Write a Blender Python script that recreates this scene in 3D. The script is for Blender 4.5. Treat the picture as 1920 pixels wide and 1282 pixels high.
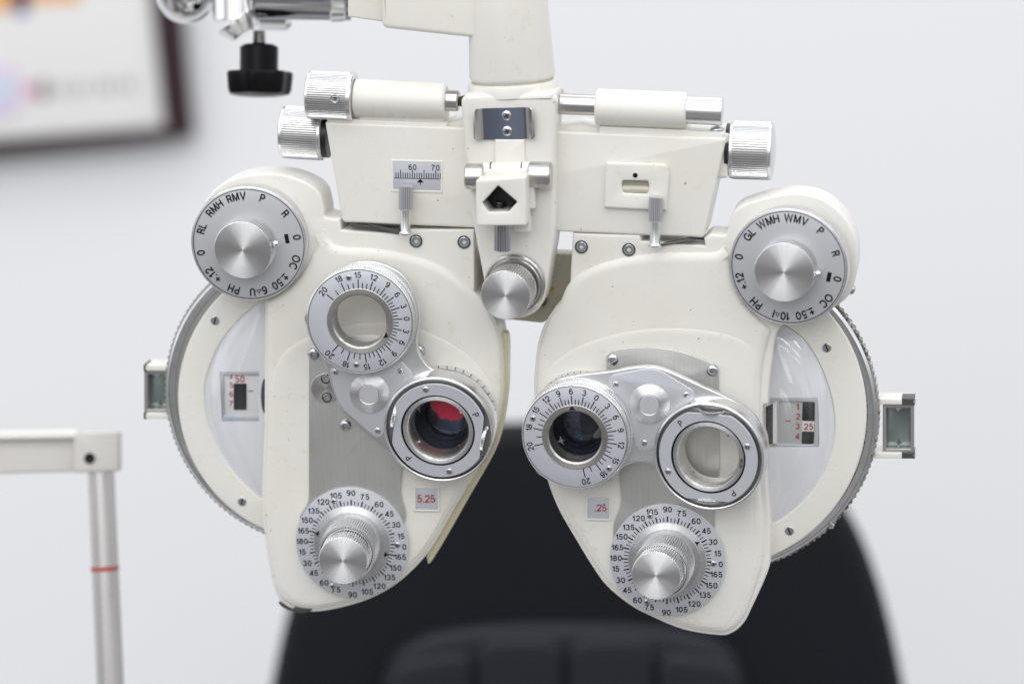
import bpy, bmesh, math, random
from mathutils import Vector, Matrix
random.seed(7)
S = bpy.context.scene
for o in list(bpy.data.objects): bpy.data.objects.remove(o)

# ------------------------------------------------------------------ camera, light, exposure
U = 0.00025                    # metres per photo pixel at the instrument
FPX = 6150.0
D = FPX * U
cam_d = bpy.data.cameras.new('camera'); cam = bpy.data.objects.new('camera', cam_d); S.collection.objects.link(cam)
cam.location = (0, -D, 0); cam.rotation_euler = (math.radians(90), 0, 0)
cam_d.sensor_width = 36; cam_d.lens = FPX / 1920 * 36
cam_d.clip_start = 0.05; cam_d.clip_end = 100
cam_d.dof.use_dof = True; cam_d.dof.focus_distance = D - 0.012; cam_d.dof.aperture_fstop = 4.1
S.camera = cam
S.view_settings.view_transform = 'Standard'; S.view_settings.look = 'None'
S.view_settings.exposure = 0.0; S.view_settings.gamma = 1; S.view_settings.use_curve_mapping = False
S.render.resolution_x = 1024; S.render.resolution_y = 683

W = bpy.data.worlds.new('World'); S.world = W; W.use_nodes = True
nt = W.node_tree; nt.nodes.clear()
out = nt.nodes.new('ShaderNodeOutputWorld'); bg = nt.nodes.new('ShaderNodeBackground')
tc = nt.nodes.new('ShaderNodeTexCoord'); sep = nt.nodes.new('ShaderNodeSeparateXYZ')
rp = nt.nodes.new('ShaderNodeValToRGB'); mr = nt.nodes.new('ShaderNodeMapRange')
nt.links.new(tc.outputs['Generated'], sep.inputs[0]); nt.links.new(sep.outputs['Z'], mr.inputs['Value'])
mr.inputs['From Min'].default_value = -1; mr.inputs['From Max'].default_value = 1
nt.links.new(mr.outputs[0], rp.inputs[0])
e = rp.color_ramp.elements
e[0].position = 0.0; e[0].color = (0.24, 0.24, 0.245, 1)
e[1].position = 1.0; e[1].color = (0.80, 0.82, 0.86, 1)
for p, c in ((0.40, (0.30, 0.30, 0.305, 1)), (0.47, (0.50, 0.505, 0.52, 1)), (0.53, (0.78, 0.79, 0.82, 1)), (0.62, (0.86, 0.875, 0.90, 1))):
    k = e.new(p); k.color = c
wn = nt.nodes.new('ShaderNodeTexNoise'); wn.inputs['Scale'].default_value = 2.4; wn.inputs['Detail'].default_value = 1.5  # invented bright and dark patches, added to streak the metal reflections
nt.links.new(tc.outputs['Generated'], wn.inputs['Vector'])
wr = nt.nodes.new('ShaderNodeMapRange'); wr.inputs['From Min'].default_value = 0.40; wr.inputs['From Max'].default_value = 0.60
wr.inputs['To Min'].default_value = 0.50; wr.inputs['To Max'].default_value = 1.5; nt.links.new(wn.outputs['Fac'], wr.inputs['Value'])
ws = nt.nodes.new('ShaderNodeVectorMath'); ws.operation = 'SCALE'
nt.links.new(rp.outputs[0], ws.inputs[0]); nt.links.new(wr.outputs[0], ws.inputs['Scale'])
nt.links.new(ws.outputs[0], bg.inputs[0]); bg.inputs[1].default_value = 1.12
nt.links.new(bg.outputs[0], out.inputs[0])

def area(name, loc, target, sx, sy, power, col=(1, 1, 1)):
    l = bpy.data.lights.new(name, 'AREA'); l.shape = 'RECTANGLE'; l.size = sx; l.size_y = sy
    l.energy = power; l.color = col
    o = bpy.data.objects.new(name, l); S.collection.objects.link(o); o.location = loc
    d = Vector(target) - Vector(loc); o.rotation_euler = d.to_track_quat('-Z', 'Y').to_euler()
    return o
# rows of ceiling tubes
for y in (-1.0, -1.9, -2.8, -3.8, -5.0, -6.4):
    for x in (-2.2, -0.8, 0.6, 2.0):
        area('ceiling_tube_light', (x, y, 1.7), (x, y, 0), 1.2, 0.10, 4.3, (1.0, 0.99, 0.97))
area('overhead_fill_light', (0.2, 0.6, 1.7), (0.1, 0.9, 0), 2.6, 0.5, 9, (0.97, 0.98, 1.0))  # unseen soft fill added from overhead
area('front_fill_light', (-0.8, -3.0, 0.5), (0, 0, 0), 1.6, 1.2, 12, (0.97, 0.98, 1.0))  # unseen soft fill added from the front left

# ------------------------------------------------------------------ frames
class Frame:
    def __init__(s, n, O):
        s.n = Vector(n).normalized(); s.O = Vector(O)
        s.X = Vector((0, 0, 1)).cross(s.n).normalized(); s.Y = s.n.cross(s.X)
        s.M3 = Matrix((s.X, s.Y, s.n)).transposed()
    def P(s, px, py, d=0):
        C = Vector((0, -D, 0)); r = Vector(((px - 960) / FPX, 1, -(py - 641) / FPX))
        t = (d * U - s.n.dot(C - s.O)) / s.n.dot(r)
        return C + r * t
    def L(s, px, py, d=0):       # frame coordinates
        v = s.M3.transposed() @ (s.P(px, py, d) - s.O)
        return v
    def M(s, px, py, d=0):
        return Matrix.Translation(s.P(px, py, d)) @ s.M3.to_4x4()
def tilt(yaw, pitch):
    y, p = math.radians(yaw), math.radians(pitch)
    return (-math.sin(y) * math.cos(p), -math.cos(y) * math.cos(p), -math.sin(p))
DEV = Frame(tilt(8.5, 12.0), (0, 0, 0))
def BACK(y): return Frame((0, -1, 0), (0, y, 0))
def axis(F, b, d0, t, d1):
    """frame whose z axis runs from base to tip; base is where the tool is mounted"""
    p0, p1 = F.P(b[0], b[1], d0), F.P(t[0], t[1], d1)
    z = (p1 - p0).normalized(); x = Vector((0, 0, 1)).cross(z).normalized(); y = z.cross(x)
    R = Matrix((x, y, z)).transposed().to_4x4()
    ln = (p1 - p0).length / U
    def at(k, x_=0, y_=0): # k in px units measured back from the tip
        return Matrix.Translation(p1) @ R @ Matrix.Translation((x_ * U, y_ * U, k * U))
    at.length = ln
    return at
def along(F, p, q, d):
    """matrix at p with z along p->q in the frame plane; returns matrix, length px"""
    a, b = F.P(p[0], p[1], d), F.P(q[0], q[1], d)
    z = (b - a).normalized(); y = F.n; x = y.cross(z).normalized(); y = z.cross(x)
    return Matrix.Translation(a) @ Matrix((x, y, z)).transposed().to_4x4(), (b - a).length / U

# ------------------------------------------------------------------ materials
def new_mat(name):
    m = bpy.data.materials.new(name); m.use_nodes = True
    return m, m.node_tree, m.node_tree.nodes['Principled BSDF']
def N(nt, t, **kw):
    n = nt.nodes.new(t)
    for k, v in kw.items(): setattr(n, k, v)
    return n
def simple(name, col, metal=0, rough=0.5, bump=0, bscale=2000, var=0, coat=0, spec=0.5):
    m, nt, b = new_mat(name)
    b.inputs['Base Color'].default_value = (*col, 1); b.inputs['Metallic'].default_value = metal
    b.inputs['Roughness'].default_value = rough; b.inputs['Specular IOR Level'].default_value = spec
    if coat: b.inputs['Coat Weight'].default_value = coat; b.inputs['Coat Roughness'].default_value = 0.12
    tc = N(nt, 'ShaderNodeTexCoord')
    if bump:
        n = N(nt, 'ShaderNodeTexNoise'); n.inputs['Scale'].default_value = bscale; n.inputs['Detail'].default_value = 3
        bp = N(nt, 'ShaderNodeBump'); bp.inputs['Strength'].default_value = bump; bp.inputs['Distance'].default_value = 0.0002
        nt.links.new(tc.outputs['Object'], n.inputs['Vector']); nt.links.new(n.outputs['Fac'], bp.inputs['Height'])
        nt.links.new(bp.outputs[0], b.inputs['Normal'])
    if var:
        n = N(nt, 'ShaderNodeTexNoise'); n.inputs['Scale'].default_value = 45; n.inputs['Detail'].default_value = 6
        n.inputs['Roughness'].default_value = 0.65
        mx = N(nt, 'ShaderNodeMix', data_type='RGBA')
        mx.inputs['A'].default_value = (*[c * (1 - var) for c in col], 1)
        mx.inputs['B'].default_value = (*[min(1, c * (1 + var * 0.6)) for c in col], 1)
        nt.links.new(tc.outputs['Object'], n.inputs['Vector']); nt.links.new(n.outputs['Fac'], mx.inputs['Factor'])
        nt.links.new(mx.outputs['Result'], b.inputs['Base Color'])
    return m
def paint(name, col, specks=True, rough=0.33):
    m, nt, b = new_mat(name)
    b.inputs['Roughness'].default_value = rough
    tc = N(nt, 'ShaderNodeTexCoord'); geo = N(nt, 'ShaderNodeNewGeometry')
    def noise(scale, detail=3, rough=0.5):
        n = N(nt, 'ShaderNodeTexNoise'); n.inputs['Scale'].default_value = scale; n.inputs['Detail'].default_value = detail
        n.inputs['Roughness'].default_value = rough; nt.links.new(geo.outputs['Position'], n.inputs['Vector']); return n
    def ramp(src, a, bb):
        r = N(nt, 'ShaderNodeMapRange'); r.inputs['From Min'].default_value = a; r.inputs['From Max'].default_value = bb
        nt.links.new(src, r.inputs['Value']); return r
    def mix(fac, a, c):
        x = N(nt, 'ShaderNodeMix', data_type='RGBA'); nt.links.new(fac, x.inputs['Factor'])
        if isinstance(a, tuple): x.inputs['A'].default_value = (*a, 1)
        else: nt.links.new(a, x.inputs['A'])
        x.inputs['B'].default_value = (*c, 1); return x
    big = noise(22, 5, 0.6)
    c = mix(ramp(big.outputs['Fac'], 0.35, 0.75).outputs[0], col, (col[0] * 0.965, col[1] * 0.95, col[2] * 0.90))
    if specks:
        sp = noise(420, 2, 0.5); 
        r1 = ramp(sp.outputs['Fac'], 0.75, 0.775)
        c = mix(r1.outputs[0], c.outputs['Result'], (0.20, 0.17, 0.13))
        st = noise(95, 4, 0.7)                      # faint yellow staining
        c = mix(ramp(st.outputs['Fac'], 0.60, 0.80).outputs[0], c.outputs['Result'], (col[0] * .88, col[1] * .84, col[2] * .74))
    nt.links.new(c.outputs['Result'], b.inputs['Base Color'])
    sm = noise(55, 4, 0.6); rr = N(nt, 'ShaderNodeMapRange'); nt.links.new(sm.outputs['Fac'], rr.inputs['Value'])
    rr.inputs['From Min'].default_value = .35; rr.inputs['From Max'].default_value = .65
    rr.inputs['To Min'].default_value = rough - .07; rr.inputs['To Max'].default_value = rough + .14; nt.links.new(rr.outputs[0], b.inputs['Roughness'])
    bn = noise(1500, 2); bn2 = noise(260, 2)
    ad = N(nt, 'ShaderNodeMath', operation='ADD'); nt.links.new(bn.outputs['Fac'], ad.inputs[0]); nt.links.new(bn2.outputs['Fac'], ad.inputs[1])
    bp = N(nt, 'ShaderNodeBump'); bp.inputs['Strength'].default_value = 0.16; bp.inputs['Distance'].default_value = 0.00022
    nt.links.new(ad.outputs[0], bp.inputs['Height']); nt.links.new(bp.outputs[0], b.inputs['Normal'])
    return m
def spun(name, col=(0.80, 0.80, 0.81), rough=0.30, aniso=0.9, rings=True):
    """turned metal face: grain runs in circles round the object's own z axis"""
    m, nt, b = new_mat(name)
    b.inputs['Metallic'].default_value = 1; b.inputs['Roughness'].default_value = rough
    b.inputs['Anisotropic'].default_value = aniso
    tc = N(nt, 'ShaderNodeTexCoord'); sp = N(nt, 'ShaderNodeSeparateXYZ'); nt.links.new(tc.outputs['Object'], sp.inputs[0])
    neg = N(nt, 'ShaderNodeMath', operation='MULTIPLY'); neg.inputs[1].default_value = -1
    nt.links.new(sp.outputs['Y'], neg.inputs[0])
    cb = N(nt, 'ShaderNodeCombineXYZ'); nt.links.new(sp.outputs['X'], cb.inputs[0]); nt.links.new(sp.outputs['Y'], cb.inputs[1])
    vt = N(nt, 'ShaderNodeVectorTransform', vector_type='VECTOR', convert_from='OBJECT', convert_to='WORLD')
    nt.links.new(cb.outputs[0], vt.inputs[0])
    nr = N(nt, 'ShaderNodeVectorMath', operation='NORMALIZE'); nt.links.new(vt.outputs[0], nr.inputs[0])
    nt.links.new(nr.outputs[0], b.inputs['Tangent'])
    # fine turning rings
    ln = N(nt, 'ShaderNodeVectorMath', operation='LENGTH'); nt.links.new(cb.outputs[0], ln.inputs[0])
    ns = N(nt, 'ShaderNodeTexNoise', noise_dimensions='1D'); ns.inputs['Scale'].default_value = 3500; ns.inputs['Detail'].default_value = 3
    nt.links.new(ln.outputs['Value'], ns.inputs['W'])
    # and a very slight change of the grain round the circle
    at = N(nt, 'ShaderNodeMath', operation='ARCTAN2'); nt.links.new(sp.outputs['Y'], at.inputs[0]); nt.links.new(sp.outputs['X'], at.inputs[1])
    n2 = N(nt, 'ShaderNodeTexNoise', noise_dimensions='1D'); n2.inputs['Scale'].default_value = 9.0; n2.inputs['Detail'].default_value = 4
    nt.links.new(at.outputs[0], n2.inputs['W'])
    mx = N(nt, 'ShaderNodeMix', data_type='RGBA'); mx.inputs['A'].default_value = (*[c * 0.80 for c in col], 1); mx.inputs['B'].default_value = (*[min(1, c * 1.12) for c in col], 1)
    mm = N(nt, 'ShaderNodeMath', operation='MULTIPLY_ADD'); mm.inputs[1].default_value = 0.35
    nt.links.new(ns.outputs['Fac'], mm.inputs[0])
    m3 = N(nt, 'ShaderNodeMath', operation='MULTIPLY'); m3.inputs[1].default_value = 0.65; nt.links.new(n2.outputs['Fac'], m3.inputs[0]); nt.links.new(m3.outputs[0], mm.inputs[2])
    nt.links.new(mm.outputs[0], mx.inputs['Factor']); nt.links.new(mx.outputs['Result'], b.inputs['Base Color'])
    return m
def brushed(name, col, rough=0.38, metal=1.0, stretch=(1, 0.02, 1), scale=2500, amt=0.18):
    m, nt, b = new_mat(name)
    b.inputs['Metallic'].default_value = metal; b.inputs['Roughness'].default_value = rough
    tc = N(nt, 'ShaderNodeTexCoord'); mp = N(nt, 'ShaderNodeMapping'); mp.inputs['Scale'].default_value = stretch
    nt.links.new(tc.outputs['Object'], mp.inputs[0])
    n = N(nt, 'ShaderNodeTexNoise'); n.inputs['Scale'].default_value = scale; n.inputs['Detail'].default_value = 4
    nt.links.new(mp.outputs[0], n.inputs['Vector'])
    n2 = N(nt, 'ShaderNodeTexNoise'); n2.inputs['Scale'].default_value = 40; nt.links.new(tc.outputs['Object'], n2.inputs['Vector'])
    ad = N(nt, 'ShaderNodeMath', operation='MULTIPLY'); nt.links.new(n.outputs['Fac'], ad.inputs[0]); nt.links.new(n2.outputs['Fac'], ad.inputs[1])
    mx = N(nt, 'ShaderNodeMix', data_type='RGBA'); mx.inputs['A'].default_value = (*[c * (1 - amt) for c in col], 1); mx.inputs['B'].default_value = (*[min(1, c * (1 + 3 * amt)) for c in col], 1)
    nt.links.new(ad.outputs[0], mx.inputs['Factor']); nt.links.new(mx.outputs['Result'], b.inputs['Base Color'])
    bp = N(nt, 'ShaderNodeBump'); bp.inputs['Strength'].default_value = 0.12; bp.inputs['Distance'].default_value = 0.0001
    nt.links.new(n.outputs['Fac'], bp.inputs['Height']); nt.links.new(bp.outputs[0], b.inputs['Normal'])
    return m
def worn(name):
    m = simple(name, (0.6, 0.6, 0.58), 1, 0.38); nt = m.node_tree; b = nt.nodes['Principled BSDF']
    tc = N(nt, 'ShaderNodeTexCoord'); n = N(nt, 'ShaderNodeTexNoise'); n.inputs['Scale'].default_value = 420; n.inputs['Detail'].default_value = 4; n.inputs['Roughness'].default_value = .7
    n2 = N(nt, 'ShaderNodeTexNoise'); n2.inputs['Scale'].default_value = 30
    nt.links.new(tc.outputs['Object'], n.inputs['Vector']); nt.links.new(tc.outputs['Object'], n2.inputs['Vector'])
    ad = N(nt, 'ShaderNodeMath', operation='ADD'); nt.links.new(n.outputs['Fac'], ad.inputs[0]); nt.links.new(n2.outputs['Fac'], ad.inputs[1])
    mr = N(nt, 'ShaderNodeMapRange'); mr.inputs['From Min'].default_value = .96; mr.inputs['From Max'].default_value = 1.04; nt.links.new(ad.outputs[0], mr.inputs['Value'])
    mx = N(nt, 'ShaderNodeMix', data_type='RGBA'); mx.inputs['A'].default_value = (.64, .63, .60, 1); mx.inputs['B'].default_value = (.22, .20, .17, 1)
    nt.links.new(mr.outputs[0], mx.inputs['Factor']); nt.links.new(mx.outputs['Result'], b.inputs['Base Color'])
    return m
def clear(name, tint=(0.96, 0.97, 1.0), rough=0.03, refl=1.0):
    m = bpy.data.materials.new(name); m.use_nodes = True; nt = m.node_tree; nt.nodes.clear()
    o = N(nt, 'ShaderNodeOutputMaterial'); mix = N(nt, 'ShaderNodeMixShader'); t = N(nt, 'ShaderNodeBsdfTransparent'); g = N(nt, 'ShaderNodeBsdfGlossy')
    t.inputs[0].default_value = (*tint, 1); g.inputs['Roughness'].default_value = rough
    f = N(nt, 'ShaderNodeFresnel'); f.inputs[0].default_value = 1.49
    mu = N(nt, 'ShaderNodeMath', operation='MULTIPLY'); mu.inputs[1].default_value = refl; mu.use_clamp = True
    nt.links.new(f.outputs[0], mu.inputs[0])
    # the pane is one thin sheet: it reflects on its outer side only
    ge = N(nt, 'ShaderNodeNewGeometry'); sb = N(nt, 'ShaderNodeMath', operation='SUBTRACT'); sb.inputs[0].default_value = 1
    nt.links.new(ge.outputs['Backfacing'], sb.inputs[1]); m2 = N(nt, 'ShaderNodeMath', operation='MULTIPLY')
    nt.links.new(mu.outputs[0], m2.inputs[0]); nt.links.new(sb.outputs[0], m2.inputs[1]); nt.links.new(m2.outputs[0], mix.inputs[0])
    nt.links.new(t.outputs[0], mix.inputs[1]); nt.links.new(g.outputs[0], mix.inputs[2]); nt.links.new(mix.outputs[0], o.inputs[0])
    return m

CREAM = paint('cream enamel', (0.805, 0.79, 0.745))
CREAM2 = paint('smooth cream enamel', (0.82, 0.808, 0.762), specks=False, rough=0.3)
RIM = paint('yellowed cream edge', (0.72, 0.66, 0.47), specks=False)
SHADED = paint('shaded beige casting', (0.50, 0.47, 0.39))  # beige darkened by the shade between the heads; reused on the neck seam
DIAL = simple('satin silver dial face', (0.60, 0.62, 0.66), 0.35, 0.42, bump=0.06, bscale=2500, var=0.03)
BRUSH = brushed('brushed grey plate', (0.66, 0.65, 0.625), 0.42)
ALU = brushed('turned aluminium', (0.80, 0.80, 0.80), 0.27, stretch=(1, 1, 0.05), scale=1800, amt=0.06)
ALUF = brushed('machined aluminium arm', (0.74, 0.745, 0.75), 0.33, stretch=(0.15, 1, 1), scale=1500, amt=0.07)
PANEL = simple('satin silver panel', (0.60, 0.62, 0.65), 0.5, 0.40, bump=0.05, bscale=2500)
SPUN = spun('spun aluminium knob face', (1.0, 1.0, 1.0), rough=.50, aniso=1.0)
SPUN2 = spun('spun aluminium ring', (0.82, 0.82, 0.83), 0.40, 0.95)
STEELR = spun('turned steel bezel', (0.56, 0.545, 0.525), 0.34, 0.6)
STEEL = brushed('satin steel', (0.60, 0.58, 0.56), 0.27, stretch=(1, 1, 0.03), scale=1500, amt=0.08)
GROOVE = simple('darker knurl groove', (0.36, 0.355, 0.345), 0.7, 0.5)  # knurl valleys are coloured darker than the teeth
CHROME = simple('chrome', (0.82, 0.82, 0.83), 1, 0.07)
SCREW = simple('bright zinc screw', (0.55, 0.56, 0.58), 1, 0.24)
PIT = simple('screw recess', (0.035, 0.035, 0.04), 0.5, 0.4)
BLUE_REFL = simple('steel with blue reflection', (0.30, 0.34, 0.44), 1, 0.22, var=0.1)  # the clip's blue reflection is put into the steel colour
BLACK = simple('black print', (0.008, 0.008, 0.01), 0, 0.6, spec=.25)
RED = simple('red print', (0.40, 0.035, 0.035), 0, 0.5)
DARK = simple('black lacquer', (0.01, 0.01, 0.012), 0, 0.35)
GUN = simple('dark oiled steel', (0.13, 0.13, 0.125), 0.8, 0.4)
PLAST = simple('black plastic', (0.003, 0.003, 0.004), 0, 0.3, spec=.15)
GLASS = clear('clear plastic window', (0.98, 0.985, 1.0), 0.012, 2.4)
LENS = clear('coated lens', (0.62, 0.68, 0.80), 0.01, 1.2)
LENS2 = clear('clear lens', (0.985, 0.98, 0.965), 0.01, 0.7)

# ------------------------------------------------------------------ object helpers
WM = {}
def link(name, me, mat, parent, world, label=None):
    o = bpy.data.objects.new(name, me); S.collection.objects.link(o)
    if me is not None and mat is not None:
        if isinstance(mat, (list, tuple)):
            for q in mat: me.materials.append(q)
        else:
            me.materials.clear(); me.materials.append(mat)
    WM[o.name] = world.copy()
    if parent is not None:
        o.parent = parent; o.matrix_basis = WM[parent.name].inverted() @ world
    else: o.matrix_basis = world
    if label: o['label'] = label
    return o
def root(name, world, label, cat, group=None):
    o = link(name, None, None, None, world); o.empty_display_size = 0.02
    o['label'] = label; o['category'] = cat
    if group: o['group'] = group
    return o
def finish(me, ang=35):
    me.shade_smooth() if hasattr(me, 'shade_smooth') else [setattr(p, 'use_smooth', True) for p in me.polygons]
    me.set_sharp_from_angle(angle=math.radians(ang))
def from_curve(cu):
    o = bpy.data.objects.new('tmp', cu); S.collection.objects.link(o)
    dg = bpy.context.evaluated_depsgraph_get(); dg.update()
    me = bpy.data.meshes.new_from_object(o.evaluated_get(dg))
    bpy.data.objects.remove(o); bpy.data.curves.remove(cu)
    return me
def circ(cx, cy, r, n=72, a0=0, a1=360):
    full = abs(a1 - a0) >= 360
    k = n if full else n + 1
    return [(cx + r * math.cos(math.radians(a0 + (a1 - a0) * i / n)), cy - r * math.sin(math.radians(a0 + (a1 - a0) * i / n))) for i in range(k)]
def spl(pts, seg=6):
    """closed Catmull-Rom; a point given with a third value 0 stays a corner"""
    n = len(pts); o = []
    for i in range(n):
        p0, p1, p2, p3 = pts[i - 1], pts[i], pts[(i + 1) % n], pts[(i + 2) % n]
        c1 = len(p1) > 2; c2 = len(p2) > 2
        if c1 and c2: o.append((p1[0], p1[1])); continue
        if c1: p0 = (2 * p1[0] - p2[0], 2 * p1[1] - p2[1])
        if c2: p3 = (2 * p2[0] - p1[0], 2 * p2[1] - p1[1])
        for k in range(seg):
            t = k / seg; t2, t3 = t * t, t * t * t
            o.append(tuple(0.5 * (2 * p1[j] + (p2[j] - p0[j]) * t + (2 * p0[j] - 5 * p1[j] + 4 * p2[j] - p3[j]) * t2 + (3 * p1[j] - p0[j] - 3 * p2[j] + p3[j]) * t3) for j in (0, 1)))
    return o
def rc(pts, r=6, seg=5):
    """polygon with rounded corners; a point may carry its own radius"""
    n = len(pts); o = []
    for i in range(n):
        p = Vector(pts[i][:2]); a = Vector(pts[i - 1][:2]); b = Vector(pts[(i + 1) % n][:2])
        rr = pts[i][2] if len(pts[i]) > 2 else r
        if rr <= 0: o.append(tuple(p)); continue
        ra = min(rr, (a - p).length * 0.49); rb = min(rr, (b - p).length * 0.49)
        A = p + (a - p).normalized() * ra; B = p + (b - p).normalized() * rb
        for k in range(seg + 1):
            t = k / seg; o.append(tuple(A * (1 - t) ** 2 + p * 2 * t * (1 - t) + B * t * t))
    return o
def rect(x0, y0, x1, y1, r=0, skew=0):
    q = [(x0, y0), (x1, y0 + skew * (x1 - x0)), (x1, y1 + skew * (x1 - x0)), (x0, y1)]
    return rc(q, r) if r else q
def area2(l): return sum(l[i - 1][0] * l[i][1] - l[i][0] * l[i - 1][1] for i in range(len(l))) / 2
def plate(name, loops, d0, d1, mat, parent, bevel=1.5, F=None, res=2, label=None, ang=35, zs=1.0):
    """slab cut to an outline; outline is given as seen on its front face at height d1"""
    F = F or DEV
    if isinstance(loops[0][0], (int, float)): loops = [loops]
    cx = sum(p[0] for p in loops[0]) / len(loops[0]); cy = sum(p[1] for p in loops[0]) / len(loops[0])
    c = F.L(cx, cy, d1)
    cu = bpy.data.curves.new('c', 'CURVE'); cu.dimensions = '2D'; cu.fill_mode = 'BOTH'
    h = (d1 - d0) / 2; bevel = min(bevel, h * 0.98)
    K = 1000.0
    for lp in loops:
        s = cu.splines.new('POLY'); s.points.add(len(lp) - 1); s.use_cyclic_u = True
        for i, p in enumerate(lp):
            v = F.L(p[0], p[1], d1); s.points[i].co = ((v.x - c.x) * K, (v.y - c.y) * K, 0, 1)
    cu.extrude = (h - bevel) * U * K; cu.bevel_depth = bevel * U * K; cu.bevel_resolution = res; cu.offset = -bevel * U * K
    me = from_curve(cu)
    me.transform(Matrix.Translation((0, 0, -h * U)) @ Matrix.Scale(1 / K, 4))
    if zs != 1: me.transform(Matrix.Scale(zs, 4, (0, 0, 1)))
    bm = bmesh.new(); bm.from_mesh(me); bmesh.ops.remove_doubles(bm, verts=bm.verts, dist=1e-7)
    bmesh.ops.recalc_face_normals(bm, faces=bm.faces); bm.to_mesh(me); bm.free()
    finish(me, ang)
    return link(name, me, mat, parent, Matrix.Translation(F.P(cx, cy, d1)) @ F.M3.to_4x4(), label)
def lathe(name, prof, mat, parent, world, seg=96, sharp=30, label=None, sx=1, sy=1, closed=False):
    bm = bmesh.new(); rings = []
    for r, z in prof:
        if r <= 1e-6: rings.append([bm.verts.new((0, 0, z * U))])
        else: rings.append([bm.verts.new((r * U * sx * math.cos(2 * math.pi * i / seg), r * U * sy * math.sin(2 * math.pi * i / seg), z * U)) for i in range(seg)])
    pairs = list(zip(rings, rings[1:])) + ([(rings[-1], rings[0])] if closed else [])
    for a, b in pairs:
        for i in range(seg):
            j = (i + 1) % seg
            if len(a) == 1 and len(b) == 1: continue
            if len(a) == 1: bm.faces.new((a[0], b[i], b[j]))
            elif len(b) == 1: bm.faces.new((a[i], a[j], b[0]))
            else: bm.faces.new((a[i], a[j], b[j], b[i]))
    bmesh.ops.recalc_face_normals(bm, faces=bm.faces); bm.normal_update()
    if 'lens' in name and max(bm.faces, key=lambda f: f.calc_center_median().z).normal.z < 0: bmesh.ops.reverse_faces(bm, faces=bm.faces)
    me = bpy.data.meshes.new(name); bm.to_mesh(me); bm.free(); finish(me, sharp)
    return link(name, me, mat, parent, world, label)
def knurl(name, r, z0, z1, n, amp, mat, parent, world, cap=True, lip=1.2, inner=None, label=None, diamond=False):
    """toothed ring or knob body; teeth are real"""
    bm = bmesh.new(); seg = n * 4; pat = (0, -1, -1, 0); amp = amp * 1.7
    zs = [(z0, 0, 1.0), (z0 + lip, 1, 0), (z1 - lip, 1, 0), (z1, 0, lip)]
    def ring(z, tooth, inset):
        vs = []
        for i in range(seg):
            rr = r - inset + (pat[i % 4] * amp if tooth else -amp * 0.5)
            a = 2 * math.pi * i / seg; vs.append(bm.verts.new((rr * U * math.cos(a), rr * U * math.sin(a), z * U)))
        return vs
    R = [ring(z0, 0, lip * 0.5), ring(z0 + lip, 1, 0), ring(z1 - lip, 1, 0), ring(z1, 0, lip * 0.5)]
    if inner:
        R = [[bm.verts.new((inner * U * math.cos(2 * math.pi * i / seg), inner * U * math.sin(2 * math.pi * i / seg), z0 * U)) for i in range(seg)]] + R + \
            [[bm.verts.new((inner * U * math.cos(2 * math.pi * i / seg), inner * U * math.sin(2 * math.pi * i / seg), z1 * U)) for i in range(seg)]]
    mid = 2 if inner else 1
    for k_, (a, b) in enumerate(zip(R, R[1:])):
        for i in range(seg):
            j = (i + 1) % seg; f = bm.faces.new((a[i], a[j], b[j], b[i]))
            if k_ == mid and i % 4 == 1: f.material_index = 1
    if inner:
        a, b = R[-1], R[0]
        for i in range(seg):
            j = (i + 1) % seg; bm.faces.new((a[i], a[j], b[j], b[i]))
    elif cap:
        for ringv in (R[0], R[-1]): bm.faces.new(ringv)
    bmesh.ops.recalc_face_normals(bm, faces=bm.faces)
    me = bpy.data.meshes.new(name); bm.to_mesh(me); bm.free(); finish(me, 20)
    return link(name, me, [mat, GROOVE if r < 80 else mat], parent, world, label)
def face(name, r, z, mat, parent, world, dome=0.6, label=None):
    """slightly dished turned face lying 0.3 px proud of a knob"""
    return lathe(name, [(r, z - 1.5), (r, z), (r - 1.2, z + dome), (r * 0.5, z + dome * 1.05), (0, z + dome * 1.1)], mat, parent, world, label=label)
def box(name, x, y, z, mat, parent, world, bev=0.6, label=None):
    bm = bmesh.new(); bmesh.ops.create_cube(bm, size=1)
    bmesh.ops.scale(bm, vec=(x * U, y * U, z * U), verts=bm.verts)
    if bev: bmesh.ops.bevel(bm, geom=bm.edges, offset=bev * U, segments=2, affect='EDGES')
    me = bpy.data.meshes.new(name); bm.to_mesh(me); bm.free(); finish(me)
    return link(name, me, mat, parent, world, label)
def rod(name, p, q, r0, r1, d, mat, parent, F=None, bev=1.5, seg=48, label=None, extra=None):
    M, L = along(F or DEV, p, q, d)
    prof = [(0, 0), (r0 - bev, 0), (r0, bev), (r1, L - bev), (r1 - bev, L), (0, L)] if not extra else extra(L)
    return lathe(name, prof, mat, parent, M, seg=seg, label=label)

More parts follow.
